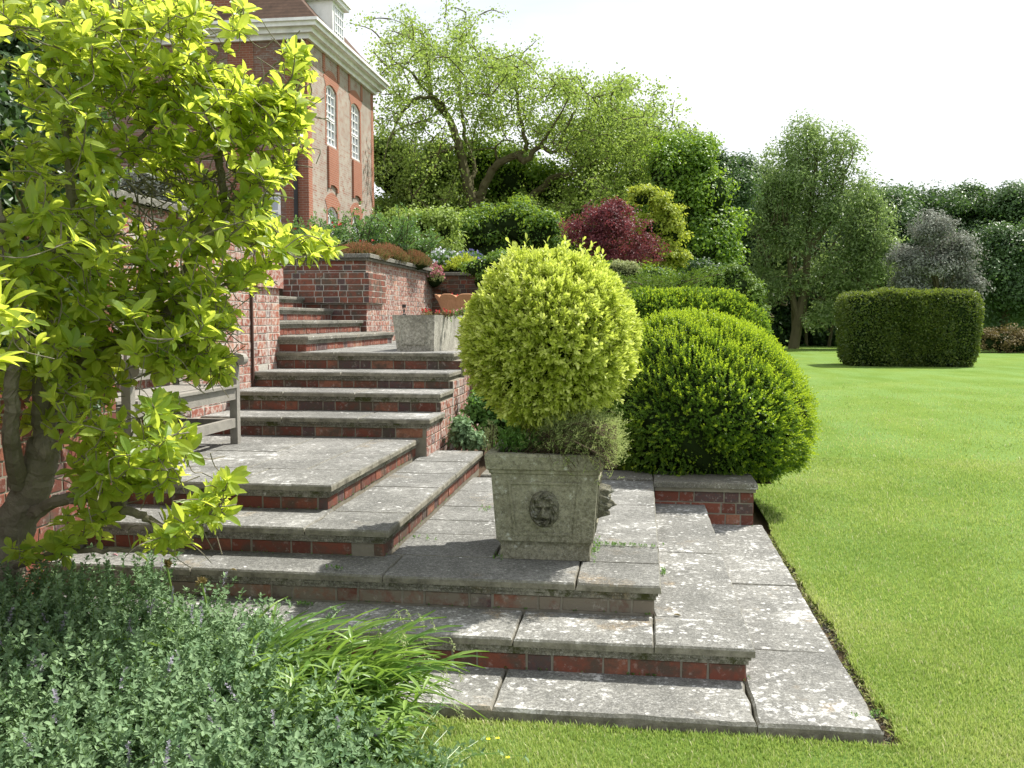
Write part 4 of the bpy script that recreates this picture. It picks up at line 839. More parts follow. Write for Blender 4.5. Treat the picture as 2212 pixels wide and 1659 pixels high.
for k in range(4): a = rng.uniform(0, 6.28); tube(c, spline([(-.5+.03*math.cos(a), GY+.03*math.sin(a), .86), (-.5+.06*math.cos(a), GY+.06*math.sin(a), 1.0), gc-[0, 0, .25]+.12*np.array([math.cos(a), math.sin(a), 0])]), .016, 6)
c.build('stem', M['bark'], o)

# ------------------------------------------------------------------ lion head planter
def planter():
    rng = np.random.default_rng(81); o = thing('stone_planter', 'square weathered stone planter with a lion head carved on its front', 'planter', (-.49, 4.98, z2))
    xc, yc = -.488, 4.985; b = z2; s = .233; T = .302; HB = .085; HT = .50; HR = .58
    m = MB()
    def fr(z, h): return [(xc-h, yc-h, z), (xc+h, yc-h, z), (xc+h, yc+h, z), (xc-h, yc+h, z)]
    prof = [(b, s+.003), (b+.075, s), (b+.085, s+.004), (b+.10, s+.014), (b+.10, s+.020), (b+.455, T-.025), (b+.462, T-.016), (b+.475, T-.014), (b+.485, T-.002), (b+.55, T+.006), (b+.565, T), (b+.565, T-.05), (b+.46, T-.06)]
    V = np.vstack([fr(z, h) for z, h in prof]); fs = []
    for i in range(len(prof)-1):
        for j in range(4): k = (j+1) % 4; fs.append((4*i+j, 4*i+k, 4*i+4+k, 4*i+4+j))
    m.add(V, fs); o1 = m.build('body', M['pot'], o)
    # raised frames round the sunk panels
    p = MB()
    def face(pt, side):   # (u,v,d) on front face -> world, slanted
        u, v, d = pt; h = np.interp(v, [.10, .455], [s+.020, T-.025])
        if side == 0: return (xc+u, yc-h-d, b+v)
        return (xc+h+d, yc+u, b+v)
    for side in (0, 1):
        for (ua, ub, va, vb) in ((-.188, .188, .405, .418), (-.160, .160, .135, .148)):
            q = [face((x, y, d), side) for d in (-.004, .007) for x, y in ((ua, va), (ub, va), (ub, vb), (ua, vb))]; p.add(q, [(4, 5, 6, 7), (0, 1, 5, 4), (1, 2, 6, 5), (2, 3, 7, 6), (3, 0, 4, 7)])
        for sg in (-1, 1):
            q = []
            for d in (-.004, .007): q += [face(x, side) for x in ((sg*.147, .148, d), (sg*.160, .148, d), (sg*.188, .405, d), (sg*.175, .405, d))]
            p.add(q, [(4, 5, 6, 7), (0, 1, 5, 4), (1, 2, 6, 5), (2, 3, 7, 6), (3, 0, 4, 7)])
    p.build('panel_frame', M['pot'], o)
    # lion heads as sculpted relief
    for side in (0, 1):
        n = 56; U, Vv = np.meshgrid(np.linspace(-1, 1, n), np.linspace(-1, 1, n), indexing='ij')
        rr = np.hypot(U/1.0, Vv/1.08); an = np.arctan2(Vv, U)
        h = .040*np.clip(1-rr**2.6, 0, 1)
        mane = .020*np.exp(-((rr-.74)/.17)**2)*(1+.9*np.sin(an*11+2.2*np.sin(rr*9))*np.cos(rr*16+an*2)); h = h+mane*(rr < 1.02)
        def bumpg(x, y, sx, sy, a): return a*np.exp(-((U-x)/sx)**2-((Vv-y)/sy)**2)
        h += bumpg(0, -.12, .15, .30, .030)+bumpg(0, .34, .34, .10, .014)+bumpg(-.22, -.30, .16, .15, .020)+bumpg(.22, -.30, .16, .15, .020)+bumpg(0, -.22, .11, .07, .014)
        h -= bumpg(-.25, .12, .13, .09, .024)+bumpg(.25, .12, .13, .09, .024)+bumpg(0, -.48, .22, .05, .030)+bumpg(0, -.35, .025, .10, .012)
        h += bumpg(-.25, .24, .17, .06, .013)+bumpg(.25, .24, .17, .06, .013)+bumpg(0, -.62, .2, .1, .012)+bumpg(-.25, .10, .05, .04, .010)+bumpg(.25, .10, .05, .04, .010)+bumpg(-.55, .62, .16, .14, .018)+bumpg(.55, .62, .16, .14, .018)
        h = np.where(rr > 1.0, 0, h)*np.clip((1.03-rr)/.12, 0, 1)-.004
        h += rng.normal(size=h.shape)*.0006
        W_, H_ = .082, .096; V = np.array([[face((U[i, j]*W_, .275+Vv[i, j]*H_, h[i, j]*1.35), side) for j in range(n)] for i in range(n)])
        i, j = np.meshgrid(np.arange(n-1), np.arange(n-1), indexing='ij'); k = (i*n+j).ravel(); f = np.stack([k, k+n, k+n+1, k+1], -1)
        cen = (rr[:-1, :-1]+rr[1:, 1:]).ravel()/2; q = MB(); q.add(V.reshape(-1, 3), f[cen < 1.0]); q.build('lion_head', M['lion'], o, smooth=True)
    q = MB(); q.box(xc-.26, xc+.26, yc-.26, yc+.26, b+.44, b+.53); q.build('soil', M['soil'], o)
planter()
# plants spilling over the planter rim
rng = np.random.default_rng(83)
o = thing('trailing_plant', 'wiry grey green trailing plant spilling over the right corner of the stone planter', 'plant', (-.3, 4.8, .9)); c = MB(); st_ = MB()
for i in range(650):
    a = rng.random(); src = np.array([-.49+rng.uniform(-.16, .24), 4.98+rng.uniform(-.27, .15), .87])
    e = np.array([rng.normal(-.25, .115), 4.74+rng.normal()*.07, 1.0+rng.normal()*.05-.09*rng.random()]); 
    if rng.random() < .3: e = np.array([rng.uniform(-.19, -.11), 4.74+rng.normal()*.10, rng.uniform(.84, 1.06)])
    e[0] = min(e[0], -.115); q = spline([src, (src+e)/2+[0, 0, .10], e], 4); tube(st_, q, .0016, 3)
    k = 5; P = q[rng.integers(3, len(q), k)]+rng.normal(size=(k, 3))*.022
    sprigs(c, T_DIAMOND(.3, .1), P, nrm(rng.normal(size=(k, 3))+[.3, -.3, .5]), 8, .05, .014, rng, np.clip(np.full(k, .15+.7*np.clip((e[0]+.5)/.38, 0, 1))+.1*rng.normal(size=k), 0, 1))
st_.build('stem', M['twig'], o); c.build('foliage', M['trail'], o)
o = thing('planter_weeds', 'small green seedlings filling the left half of the stone planter', 'plant', (-.6, 5, .88)); c = MB()
P = np.column_stack([rng.uniform(-.75, -.4, 420), rng.uniform(4.74, 5.15, 420), rng.uniform(.87, .95, 420)]); sprigs(c, T_DIAMOND(.5, .1), P, np.tile([0, 0, 1.], (420, 1)), 7, .07, .022, rng, rng.uniform(.1, .8, 420), spread=1.); c.build('foliage', M['wild'], o)
def herb(name, label, pts, H_, rng, leaf=.03, n=10, mat='wild', t=.5, stemr=.0025, flower=None, arch=.15):
    o = thing(name, label, 'plant', tuple(pts[0])); s = MB(); c = MB(); fl = MB()
    for b in pts:
        b = np.array(b); e = b+[rng.normal()*arch*H_, rng.normal()*arch*H_, H_*rng.uniform(.7, 1.1)]; q = spline([b, (b+e)/2+rng.normal(size=3)*.03*H_, e], 5); tube(s, q, stemr, 4)
        P = q[rng.integers(2, len(q), n)]; sprigs(c, T_DIAMOND(.5, .12), P, nrm(rng.normal(size=(n, 3))*.9+[0, 0, .5]), 5, leaf, leaf, rng, np.clip(rng.normal(t, .2, n), 0, 1), spread=1.)
        if flower: sprigs(fl, T_DIAMOND(.8, .1), q[-2:], np.tile([0, 0, 1.], (2, 1)), 7, .03, .02, rng, np.full(2, .5), spread=1.2)
    s.build('stem', M['twig'], o); c.build('foliage', M[mat], o)
    if flower: fl.build('flowers', M[flower], o)
    return o
herb('bolting_weed', 'pale yellow green bolting weed at the left edge of the stone planter', [(-.80+rng.normal()*.02, 4.95+rng.normal()*.03, .85) for _ in range(7)], .17, rng, .022, 8, 'thyme', .9)
# low planting between side wall and planter
G1 = 'low leafy plants at the foot of the side wall'
shrub('leafy_plant', 'dark green leafy clump at the foot of the side brick wall', 1030, 8.3, .3, [(1030, 900, 30, 30), (1060, 870, 38, 32), (1085, 910, 36, 34)], 'wild', 130, 26, .09, .05, 91, cat='plant', corek=.5)
shrub('leafy_plant', 'bluish green lobed plant nearest the corner of the side wall', 1000, 7.9, .3, [(1000, 945, 24, 20), (1025, 955, 22, 18), (995, 920, 14, 16)], 'catmint', 80, 22, .07, .05, 92, cat='plant', corek=.5)
shrub('dark_shrub', 'deep green shrub in shade between golden ball and side wall', 1110, 8.6, .3, [(1110, 880, 50, 45), (1150, 840, 50, 50), (1100, 930, 45, 35), (1170, 910, 60, 50), (1250, 900, 60, 60), (1060, 830, 30, 40), (1300, 940, 50, 50)], 'box', 320, 40, .12, .04, 93, corek=.8)
shrub('dark_shrub', 'dark green shrub behind the golden ball beside the terrace edge', 1080, 11, .4, [(1060, 760, 40, 45), (1110, 730, 60, 60), (1180, 760, 90, 80), (1280, 720, 70, 70), (1340, 700, 40, 50)], 'wild', 300, 40, .14, .05, 94, corek=.8)
# ------------------------------------------------------------------ terrace pots
o = thing('concrete_trough', 'speckled pale concrete trough planter on the upper terrace edge', 'planter', (-2.3, 9.2, ZT)); m = MB()
xa, xb, ya, yb = -2.50, -2.06, 9.15, 11.3; hh = .37
prof = [(0, .045), (.004, .045), (hh, 0), (hh, .035), (hh-.06, .04)]; V = []
for z, ins in prof: V += [(xa-.0+ins, ya+ins*.3, ZT+z), (xb-ins*.25, ya+ins*.3, ZT+z), (xb-ins*.25, yb-ins, ZT+z), (xa+ins, yb-ins, ZT+z)]
m.add(V, [(4*i+j, 4*i+(j+1) % 4, 4*i+4+(j+1) % 4, 4*i+4+j) for i in range(4) for j in range(4)]+[(16, 17, 18, 19)]); m.build('body', M['trough'], o)
m = MB()
for a in ((-2.42, -2.15, .285, .297), (-2.41, -2.16, .07, .082)): m.box(a[0], a[1], ya+.0, ya+.03, ZT+a[2], ZT+a[3])
for a in (-2.42, -2.162): m.box(a, a+.012, ya+.0005, ya+.03, ZT+.082, ZT+.285)
m.build('panel_frame', M['trough'], o)
rng = np.random.default_rng(95)
for nm, lb, px_, mt, cx in (('begonia', 'small orange flowered begonia with bronze leaves in the concrete trough', 926, 'f_brown', 'petal_red'), ('begonia', 'small red flowered begonia in the middle of the concrete trough', 960, 'f_brown', 'petal_red'), ('pansy', 'little cream and pink pansy at the right of the concrete trough', 985, 'wild', 'petal_pink')):
    b = PY(px_, 680, 9.7); herb(nm, lb, [(b[0]+rng.normal()*.05, 9.6+rng.normal()*.1, ZT+.33) for _ in range(6)], .07, rng, .03, 5, mt, .7, flower=cx)
o = thing('terracotta_bowl', 'wide terracotta urn with scalloped acanthus leaf bowl behind the trough', 'urn', (-2.55, 12.4, ZT)); m = MB(); n = 96; bx = -2.42
th = np.arange(n)/n*2*np.pi; lob = np.abs(np.sin(th*4))
rings = []
for zz_, r_, k in ((0, .2, 0), (.05, .2, 0), (.07, .12, 0), (.20, .085, 0), (.26, .12, 0), (.30, .2, .15), (.40, .27, .3), (.50, .315, .6), (.565, .36, 1.), (.57, .35, 1.), (.54, .32, .9), (.5, .30, .5), (.46, .02, 0)):
    rr = r_*(1+.035*k*(lob-.5)+(.012*np.sin(th*32) if .26 < zz_ < .56 else 0)); rings.append(np.column_stack([bx+rr*np.cos(th), 12.4+rr*np.sin(th), ZT+zz_*1.16-.045*k*(1-lob)**2+0*th]))
V = np.vstack(rings); m.add(V, [(i*n+j, i*n+(j+1) % n, (i+1)*n+(j+1) % n, (i+1)*n+j) for i in range(len(rings)-1) for j in range(n)]); m.build('bowl', M['terracotta'], o)
herb('bowl_flowers', 'sparse little plants growing in the terracotta bowl', [(bx+rng.normal()*.12, 12.4+rng.normal()*.1, ZT+.54) for _ in range(8)], .09, rng, .025, 4, 'f_brown', .6, flower='petal_red')
# ------------------------------------------------------------------ planting on top of the walls
rng = np.random.default_rng(101)
def tuft(name, label, cx, cy, cz, rx, ry, H_, n, mat, rng, ls=.05, group=None, cat='plant', flowers=None, nf=0):
    o = thing(name, label, cat, (cx, cy, cz), group); c = MB(); a = rng.uniform(0, 6.28, n); r = np.sqrt(rng.random(n)); x = r*np.cos(a); y = r*np.sin(a)
    P = np.column_stack([cx+x*rx, cy+y*ry, cz+H_*(1-r**2*.7)*rng.uniform(.25, 1, n)]); N = nrm(np.column_stack([x*.8, y*.8, np.ones(n)]))
    sprigs(c, T_DIAMOND(.38, .1), P-N*.03, N, 8, .07, ls, rng, np.clip(.3+.5*(P[:, 2]-cz)/H_+.15*rng.normal(size=n), 0, 1), spread=.55, upb=.3); c.build('foliage', M[mat], o)
    c = MB(); core(c, [(np.array([cx, cy, cz+H_*.22]), np.array([rx*.9, ry*.9, H_*.5]))], .85); c.build('inner_stems', M['boxcore'], o)
    if flowers:
        f = MB(); i = rng.integers(0, n, nf); Q = P[i]+[0, 0, .05]; sprigs(f, T_DIAMOND(.8, .1), Q, N[i], 6, .02, .035, rng, np.full(nf, .5), spread=1.2); f.build('flowers', M[flowers], o)
    return o
def at(px, py, Y): return PY(px, py, Y)
p = at(770, 545, 12.6); tuft('heather', 'russet brown heather mound on the wall corner pier', p[0], 12.75, 2.40, .40, .30, .25, 1500, 'f_heather', rng, .028)
p = at(720, 540, 12.7); tuft('heather', 'brownish heather clump left of the wall corner mound', p[0], 12.7, 2.40, .30, .25, .2, 900, 'f_heather', rng, .028)
p = at(860, 565, 13.6); tuft('heather', 'greener heather clump trailing along the side of the terrace wall', p[0]-.22, 13.7, 2.44, .32, .55, .26, 1700, 'f_heather', rng, .028)
p = at(905, 570, 14.6); tuft('heather', 'olive heather tuft at the far end of the side wall', p[0]-.18, 14.9, 2.44, .3, .45, .25, 1100, 'f_heather', rng, .028)
for i, (px_, py_, Y_, w, h_, lab) in enumerate(((700, 500, 13.6, .5, .55, 'airy rose bush with red buds left of the house corner'), (770, 490, 14.2, .55, .75, 'glossy rose bush in front of the lower house window'), (840, 490, 14.8, .55, .8, 'tall glossy rose bush right of the house wall end'), (890, 520, 15.4, .5, .6, 'rose bush above the side wall near the white flowers'), (640, 510, 13.2, .5, .5, 'rose bush half hidden by magnolia twigs beside the downpipe'))):
    b = PY(px_, py_, Y_); o = thing('rose_bush', lab, 'bush', (b[0], Y_, 2.35)); s = MB(); c = MB()
    for k in range(34):
        a = rng.uniform(0, 6.28); e = np.array([b[0]+math.cos(a)*w*rng.random()**.5, Y_+math.sin(a)*w*.7, 2.4+h_*rng.uniform(.5, 1.15)]); st0 = np.array([b[0]+rng.normal()*.1, Y_+rng.normal()*.1, 2.3]); q = spline([st0, (st0+e)/2+[0, 0, .1], e], 5); tube(s, q, .006, 4)
        P = q[rng.integers(3, len(q), 13)]+rng.normal(size=(13, 3))*.05; sprigs(c, T_DIAMOND(.6, .1), P, nrm(rng.normal(size=(13, 3))+[0, 0, .6]), 7, .08, .05, rng, rng.uniform(.1, 1, 13), spread=1.)
    s.build('stem', M['twig'], o); c.build('foliage', M['f_rose'], o)
    if i in (0, 4): f = MB(); P = np.column_stack([b[0]+rng.normal(size=14)*.3, Y_+rng.normal(size=14)*.2, 2.4+h_*rng.uniform(.6, 1.1, 14)]); sprigs(f, T_DIAMOND(.8, .1), P, np.tile([0, 0, 1.], (14, 1)), 6, .02, .03, rng, np.full(14, .5), spread=1.2); f.build('buds', M['petal_red'], o)
p = at(960, 560, 16.4); tuft('white_flowers', 'drift of small white flowers above the end of the side wall', p[0]-.1, 16.9, 2.45, .38, .35, .42, 500, 'f_rose', rng, .05, flowers='petal_white', nf=330)
p = at(1010, 565, 16.9); tuft('blue_flowers', 'patch of violet blue flowers right of the white ones', p[0], 17.2, 2.45, .40, .3, .38, 500, 'f_rose', rng, .05, flowers='petal_blue', nf=300)
p = at(985, 580, 15.9); tuft('lime_plant', 'lime green leafy plant above the rear terrace wall', p[0], 16.6, 2.44, .35, .25, .28, 350, 'f_gold', rng, .06)
p = at(932, 590, 15.3); tuft('pink_sedum', 'pink flowered tuft hanging over the far wall corner', -3.60, 16.0, 2.22, .16, .3, .3, 380, 'thyme', rng, .03, flowers='petal_pink', nf=200)
shrub('clipped_evergreen', 'dark glossy evergreen draped over the rear terrace wall', 1060, 15.6, 2.0, [(1040, 580, 40, 22), (1090, 575, 45, 26), (1060, 610, 40, 26), (1100, 630, 45, 45), (1150, 600, 50, 40), (1080, 650, 26, 26)], 'box', 300, 46, .13, .045, 103, corek=.85)
p = at(985, 800, 9.0); tuft('wall_valerian', 'pinkish tuft rooted in the side wall below the trough', -1.60, 9.35, .98, .10, .16, .24, 260, 'f_heather', rng, .025, flowers='petal_pink', nf=60)
# ------------------------------------------------------------------ bench
def bench():
    o = thing('garden_bench', 'weathered grey slatted wooden bench facing the steps by the brick wall', 'bench', (-3.12, 6.2, z4)); W_ = M['wood']
    def B(name, *bx, t=.5, par=o):
        m = MB()
        for b in bx: m.box(*b)
        return m.build(name, W_, par)
    ya, yb = 5.20, 6.74; xf, xk = -3.08, -3.54; z = z4
    for y in (ya, yb-.055): B('leg', (xf-.03, xf+.03, y, y+.055, z, z+.66))
    for y in (ya, yb-.055): m = MB(); q = [(xk-.028, y, z), (xk+.028, y, z), (xk+.028, y+.055, z), (xk-.028, y+.055, z)]; m.add(q+[(a, b, z+.45) for a, b, _ in q]+[(a-.035, b, z+.98) for a, b, _ in q], [(i, (i+1) % 4, 4+(i+1) % 4, 4+i) for i in range(4)]+[(4+i, 4+(i+1) % 4, 8+(i+1) % 4, 8+i) for i in range(4)]+[(8, 9, 10, 11)]); m.build('leg', W_, o)
    B('seat_rail', (xf-.025, xf+.022, ya+.055, yb-.055, z+.345, z+.435)); B('seat_rail', (xk-.02, xk+.02, ya+.055, yb-.055, z+.345, z+.42))
    for y in (ya+.008, yb-.047): B('side_rail', (xk+.028, xf-.03, y, y+.04, z+.345, z+.42))
    B('seat', *[(xk+.03+i*.062, xk+.03+i*.062+.05, ya-.0, yb+.0, z+.436, z+.456) for i in range(6)], (xf-.022, xf+.045, ya+.056, yb-.056, z+.4365, z+.4565))
    B('stretcher', (xf-.02, xf+.018, ya+.055, yb-.055, z+.13, z+.20))
    for y in (ya+.01, yb-.045): B('side_stretcher', (xk+.028, xf-.03, y, y+.035, z+.13, z+.19))
    for y in (ya-.01, yb-.065):
        m = MB(); a = np.linspace(-np.pi/2, np.pi/2, 9); pr = [(xk-.02, .655), (xf+.03, .655)]+[(xf+.055+.045*math.cos(t_), .655+.0+.045*math.sin(t_)-.005) for t_ in a]+[(xf+.0, .70), (xk-.02, .69)]
        n = len(pr); m.add([(x, y, z+v) for x, v in pr]+[(x, y+.075, z+v) for x, v in pr], [tuple(range(n)), tuple(range(2*n-1, n-1, -1))]+[(i, i+n, (i+1) % n+n, (i+1) % n) for i in range(n)]); m.build('armrest', W_, o)
    bx = [(xk-.055, xk-.02, ya+.055, yb-.055, z+.88, z+.96), (xk-.03, xk+.005, ya+.055, yb-.055, z+.52, z+.58)]
    bx += [(xk-.045, xk-.02, y, y+.04, z+.58, z+.88) for y in np.arange(ya+.12, yb-.12, .09)]; B('backrest', *bx)
bench()
# ------------------------------------------------------------------ magnolia
T_HEX = (np.array([(0, 0, 0), (-.2, .34, .05), (0, .38, -.02), (.2, .34, .05), (-.17, .68, .04), (0, .7, -.04), (.17, .68, .04), (0, 1, -.07)], float), np.array([(0, 2, 1), (0, 3, 2), (1, 2, 5), (1, 5, 4), (2, 3, 6), (2, 6, 5), (4, 5, 7), (5, 6, 7)]))
def magnolia():
    rng = np.random.default_rng(201)
    o = thing('magnolia_tree', 'large magnolia with big glowing yellow green leaves leaning from the left wall over the steps', 'tree', (-2.62, 3.9, 0)); t = MB(); limbs = []
    def limb(pts, a, b, n=8, wob=.03):
        q = spline([PY(x, y, Y) for x, y, Y in pts], 7); q += rng.normal(size=q.shape)*.004; tube(t, q, a+(b-a)*np.linspace(0, 1, len(q)), n, wob=wob, rng=rng); limbs.append(q)
    limb([(-30, 1520, 3.8), (-10, 1300, 3.8), (25, 1150, 3.8), (75, 1040, 3.75), (95, 960, 3.72)], .105, .068, 14, .03)
    limb([(95, 975, 3.72), (85, 900, 3.65), (90, 800, 3.6), (115, 690, 3.6), (130, 560, 3.6), (150, 440, 3.6), (150, 330, 3.6), (130, 200, 3.6), (125, 80, 3.6), (150, -60, 3.55)], .034, .010)
    limb([(80, 1010, 3.74), (120, 850, 3.8), (205, 765, 3.85), (300, 715, 3.9), (370, 670, 3.95), (420, 560, 4.0), (470, 480, 4.0), (486, 440, 4.0), (471, 342, 4.0), (460, 250, 4.0), (500, 170, 4.0)], .05, .008)
    limb([(40, 1050, 3.7), (25, 930, 3.5), (30, 820, 3.45), (50, 700, 3.45), (20, 560, 3.4), (-10, 420, 3.4)], .04, .012)
    limb([(70, 1110, 3.72), (130, 1080, 3.6), (200, 1078, 3.55), (270, 1100, 3.5), (330, 1125, 3.5), (385, 1152, 3.5)], .030, .012)
    limb([(20, 1230, 3.8), (120, 1195, 3.6), (240, 1190, 3.5), (330, 1186, 3.45), (395, 1192, 3.45)], .014, .005)
    limb([(370, 1140, 3.5), (420, 1140, 3.45), (465, 1100, 3.4), (500, 1060, 3.4)], .006, .003)
    limb([(300, 715, 3.9), (380, 700, 4.0), (440, 640, 4.05), (520, 600, 4.05), (600, 560, 4.1), (690, 545, 4.1)], .014, .004)
    limb([(205, 765, 3.85), (280, 740, 3.75), (360, 740, 3.7), (440, 755, 3.7)], .014, .004)
    limb([(486, 440, 4.0), (560, 400, 4.05), (600, 330, 4.1), (650, 250, 4.1)], .013, .004)
    limb([(150, 440, 3.6), (230, 380, 3.65), (300, 300, 3.7), (380, 220, 3.75), (470, 120, 3.8)], .014, .004)
    limb([(130, 560, 3.6), (60, 470, 3.4), (30, 400, 3.2)], .012, .004)
    limb([(471, 342, 4.0), (520, 250, 4.0), (560, 180, 4.05), (620, 110, 4.05)], .010, .003)
    limb([(270, 1100, 3.5), (250, 1010, 3.5), (290, 930, 3.5), (330, 880, 3.5)], .007, .003)
    limb([(200, 1078, 3.55), (180, 980, 3.55), (190, 900, 3.5)], .007, .003)
    # knot
    kb = PY(95, 962, 3.66); core(t, [(kb, np.array([.045, .045, .05])), (kb+[.02, -.02, -.02], np.array([.03, .03, .045]))], 1.)
    # dead stub
    s = PY(88, 815, 3.6); tube(t, spline([s, s+[.06, -.02, .01], s+[.10, -.03, .03]]), [.022]*6+[.018]*7 if False else .02, 7)
    reg = [  # px, py, rx, ry, Y, weight
        (70, 30, 110, 60, 3.3, 16), (200, 60, 110, 70, 3.5, 20), (330, 50, 80, 60, 3.7, 14), (120, 180, 100, 70, 3.4, 12), (260, 170, 90, 70, 3.6, 20), (400, 130, 70, 60, 3.8, 12), (470, 190, 80, 45, 3.9, 16), (570, 230, 70, 50, 4.0, 16), (350, 230, 80, 40, 3.8, 14), (620, 235, 45, 40, 4.05, 9), (600, 290, 55, 30, 4.05, 9), (480, 280, 90, 50, 4.0, 17), (360, 330, 70, 50, 3.9, 12), (200, 320, 70, 70, 3.6, 12), (80, 340, 90, 70, 3.5, 11), (560, 370, 60, 40, 4.05, 8), (600, 370, 35, 30, 4.1, 5), (520, 460, 70, 40, 4.05, 11), (420, 430, 60, 60, 4.0, 8), (220, 450, 60, 60, 3.7, 9), (90, 470, 90, 70, 3.5, 12), (560, 520, 55, 30, 4.1, 8), (430, 530, 70, 40, 4.0, 12), (300, 560, 80, 60, 3.9, 12), (170, 560, 80, 60, 3.6, 12), (60, 600, 70, 50, 3.4, 9), (100, 660, 90, 50, 3.7, 9), (40, 800, 60, 50, 3.6, 5), (220, 800, 60, 40, 3.85, 5), (150, 760, 70, 50, 3.9, 5), (80, 900, 70, 50, 3.8, 3), (520, 590, 60, 30, 4.1, 8), (400, 620, 70, 40, 4.0, 12), (300, 660, 70, 50, 3.9, 9), (200, 690, 70, 60, 3.7, 8), (450, 700, 50, 35, 3.9, 13), (390, 730, 60, 40, 3.8, 15), (445, 785, 35, 30, 3.85, 11), (350, 775, 50, 30, 3.8, 12), (270, 740, 40, 40, 3.8, 4), (100, 760, 60, 50, 3.5, 5), (160, 860, 60, 40, 3.5, 5), (200, 930, 60, 50, 3.5, 6), (260, 1010, 50, 50, 3.5, 6), (190, 1040, 50, 40, 3.5, 4), (350, 890, 40, 30, 3.45, 5), (350, 970, 60, 35, 3.45, 7), (330, 1040, 50, 30, 3.45, 4), (470, 1060, 30, 30, 3.4, 3), (450, 1110, 30, 20, 3.4, 3), (360, 1165, 40, 15, 3.42, 3), (390, 1130, 30, 15, 3.42, 2), (200, 1130, 50, 30, 3.5, 4), (140, 1180, 40, 20, 3.5, 3), (60, 1190, 30, 20, 3.55, 2), (400, 60, 30, 50, 3.7, 4), (515, 20, 14, 20, 3.9, 2), (510, 60, 14, 12, 3.9, 2), (640, 120, 30, 45, 4.05, 5), (665, 170, 14, 14, 4.05, 1), (690, 540, 35, 10, 4.1, 4), (610, 545, 30, 12, 4.1, 3), (30, 700, 40, 50, 3.0, 3), (420, 20, 25, 20, 3.8, 3), (690, 520, 20, 8, 4.1, 2)]
    tips = []
    for x, y, rx, ry, Y, w in reg:
        for _ in range(int(w*(2.8 if y < 540 else 3.8))):
            a = rng.normal(size=2)*.55; a = np.clip(a, -1.2, 1.2); yy = Y+rng.normal()*.16; p = PY(x+a[0]*rx, y+a[1]*ry, yy)
            if p[0] < -2.98: p = PX_(x+a[0]*rx, y+a[1]*ry, -2.95+.05*rng.random())
            tips.append(p)
    tips = np.array(tips); tw = grow(limbs, tips, rng, sag=.08, node_step=.12)
    pos, dr, nor, sc, ti = [], [], [], [], []
    hub = PY(250, 500, 3.9)
    def rosette(p, ax, n, ls, tb):
        ax = nrm(ax); a = nrm(np.cross(ax, rng.normal(size=3))); b = np.cross(ax, a)
        for k in range(n):
            ph = k*2.4+rng.normal()*.3; rad = a*math.cos(ph)+b*math.sin(ph); el = rng.uniform(.15, 1.0); d = nrm(ax*el+rad*(1.15-.35*el)+[0, 0, .1]+rng.normal(size=3)*.1)
            pos.append(p-ax*rng.uniform(0, .035)); dr.append(d); nor.append(ax-.7*rad*el+rng.normal(size=3)*.28); sc.append(ls*rng.uniform(.5, 1.25)); ti.append(tb+rng.normal()*.2)
    for q, l, i in tw:
        r0 = min(.007, .0028+.006*l); tube(t, q, np.linspace(r0, .0022, len(q)), 5)
        end = q[-1]; ax = nrm(nrm(q[-1]-q[-2])*.9+nrm(end-hub)*.45+[.35, .1, .85]); tb = rng.uniform(.15, .85)
        rosette(end, ax, rng.integers(6, 9), rng.uniform(.055, .094), tb)
        for k in range(min(6, int(l/.055)+1)):
            j = rng.integers(max(1, len(q)//3), len(q)); d = nrm(rng.normal(size=3)+[.2, 0, .35]); pos.append(q[j]); dr.append(d); nor.append([0, 0, 1]+rng.normal(size=3)*.4); sc.append(rng.uniform(.045, .09)); ti.append(tb+rng.normal()*.15)
        if rng.random() < .9:      # short bare spurs
            j = rng.integers(1, len(q)); e = q[j]+rng.normal(size=3)*.07; tube(t, spline([q[j], (q[j]+e)/2+rng.normal(size=3)*.02, e], 3), .0022, 4)
    # bare gnarled spurs low in the crown
    for x, y, Y in ((330, 400, 3.95), (370, 370, 3.95), (300, 440, 3.9), (560, 390, 4.05), (440, 400, 4.0), (520, 420, 4.0), (480, 370, 4.0)):
        for _ in range(9):
            p = PY(x+rng.normal()*25, y+rng.normal()*30, Y+rng.normal()*.06); P = [p]
            for _ in range(5): P.append(P[-1]+rng.normal(size=3)*.03+[0, 0, -.012])
            tube(t, spline(P, 4), .0032, 5)
    t.build('trunk', M['bark'], o); c = MB()
    scatter(c, T_LEAF(.40, .09, .15), np.array(pos), np.array(dr), np.array(nor, float), np.array(sc), np.clip(ti, 0, 1)); c.build('crown', M['magnolia'], o)
def PX_(px, py, X): d = ray(px, py); return CAM+d*X/d[0]
magnolia()
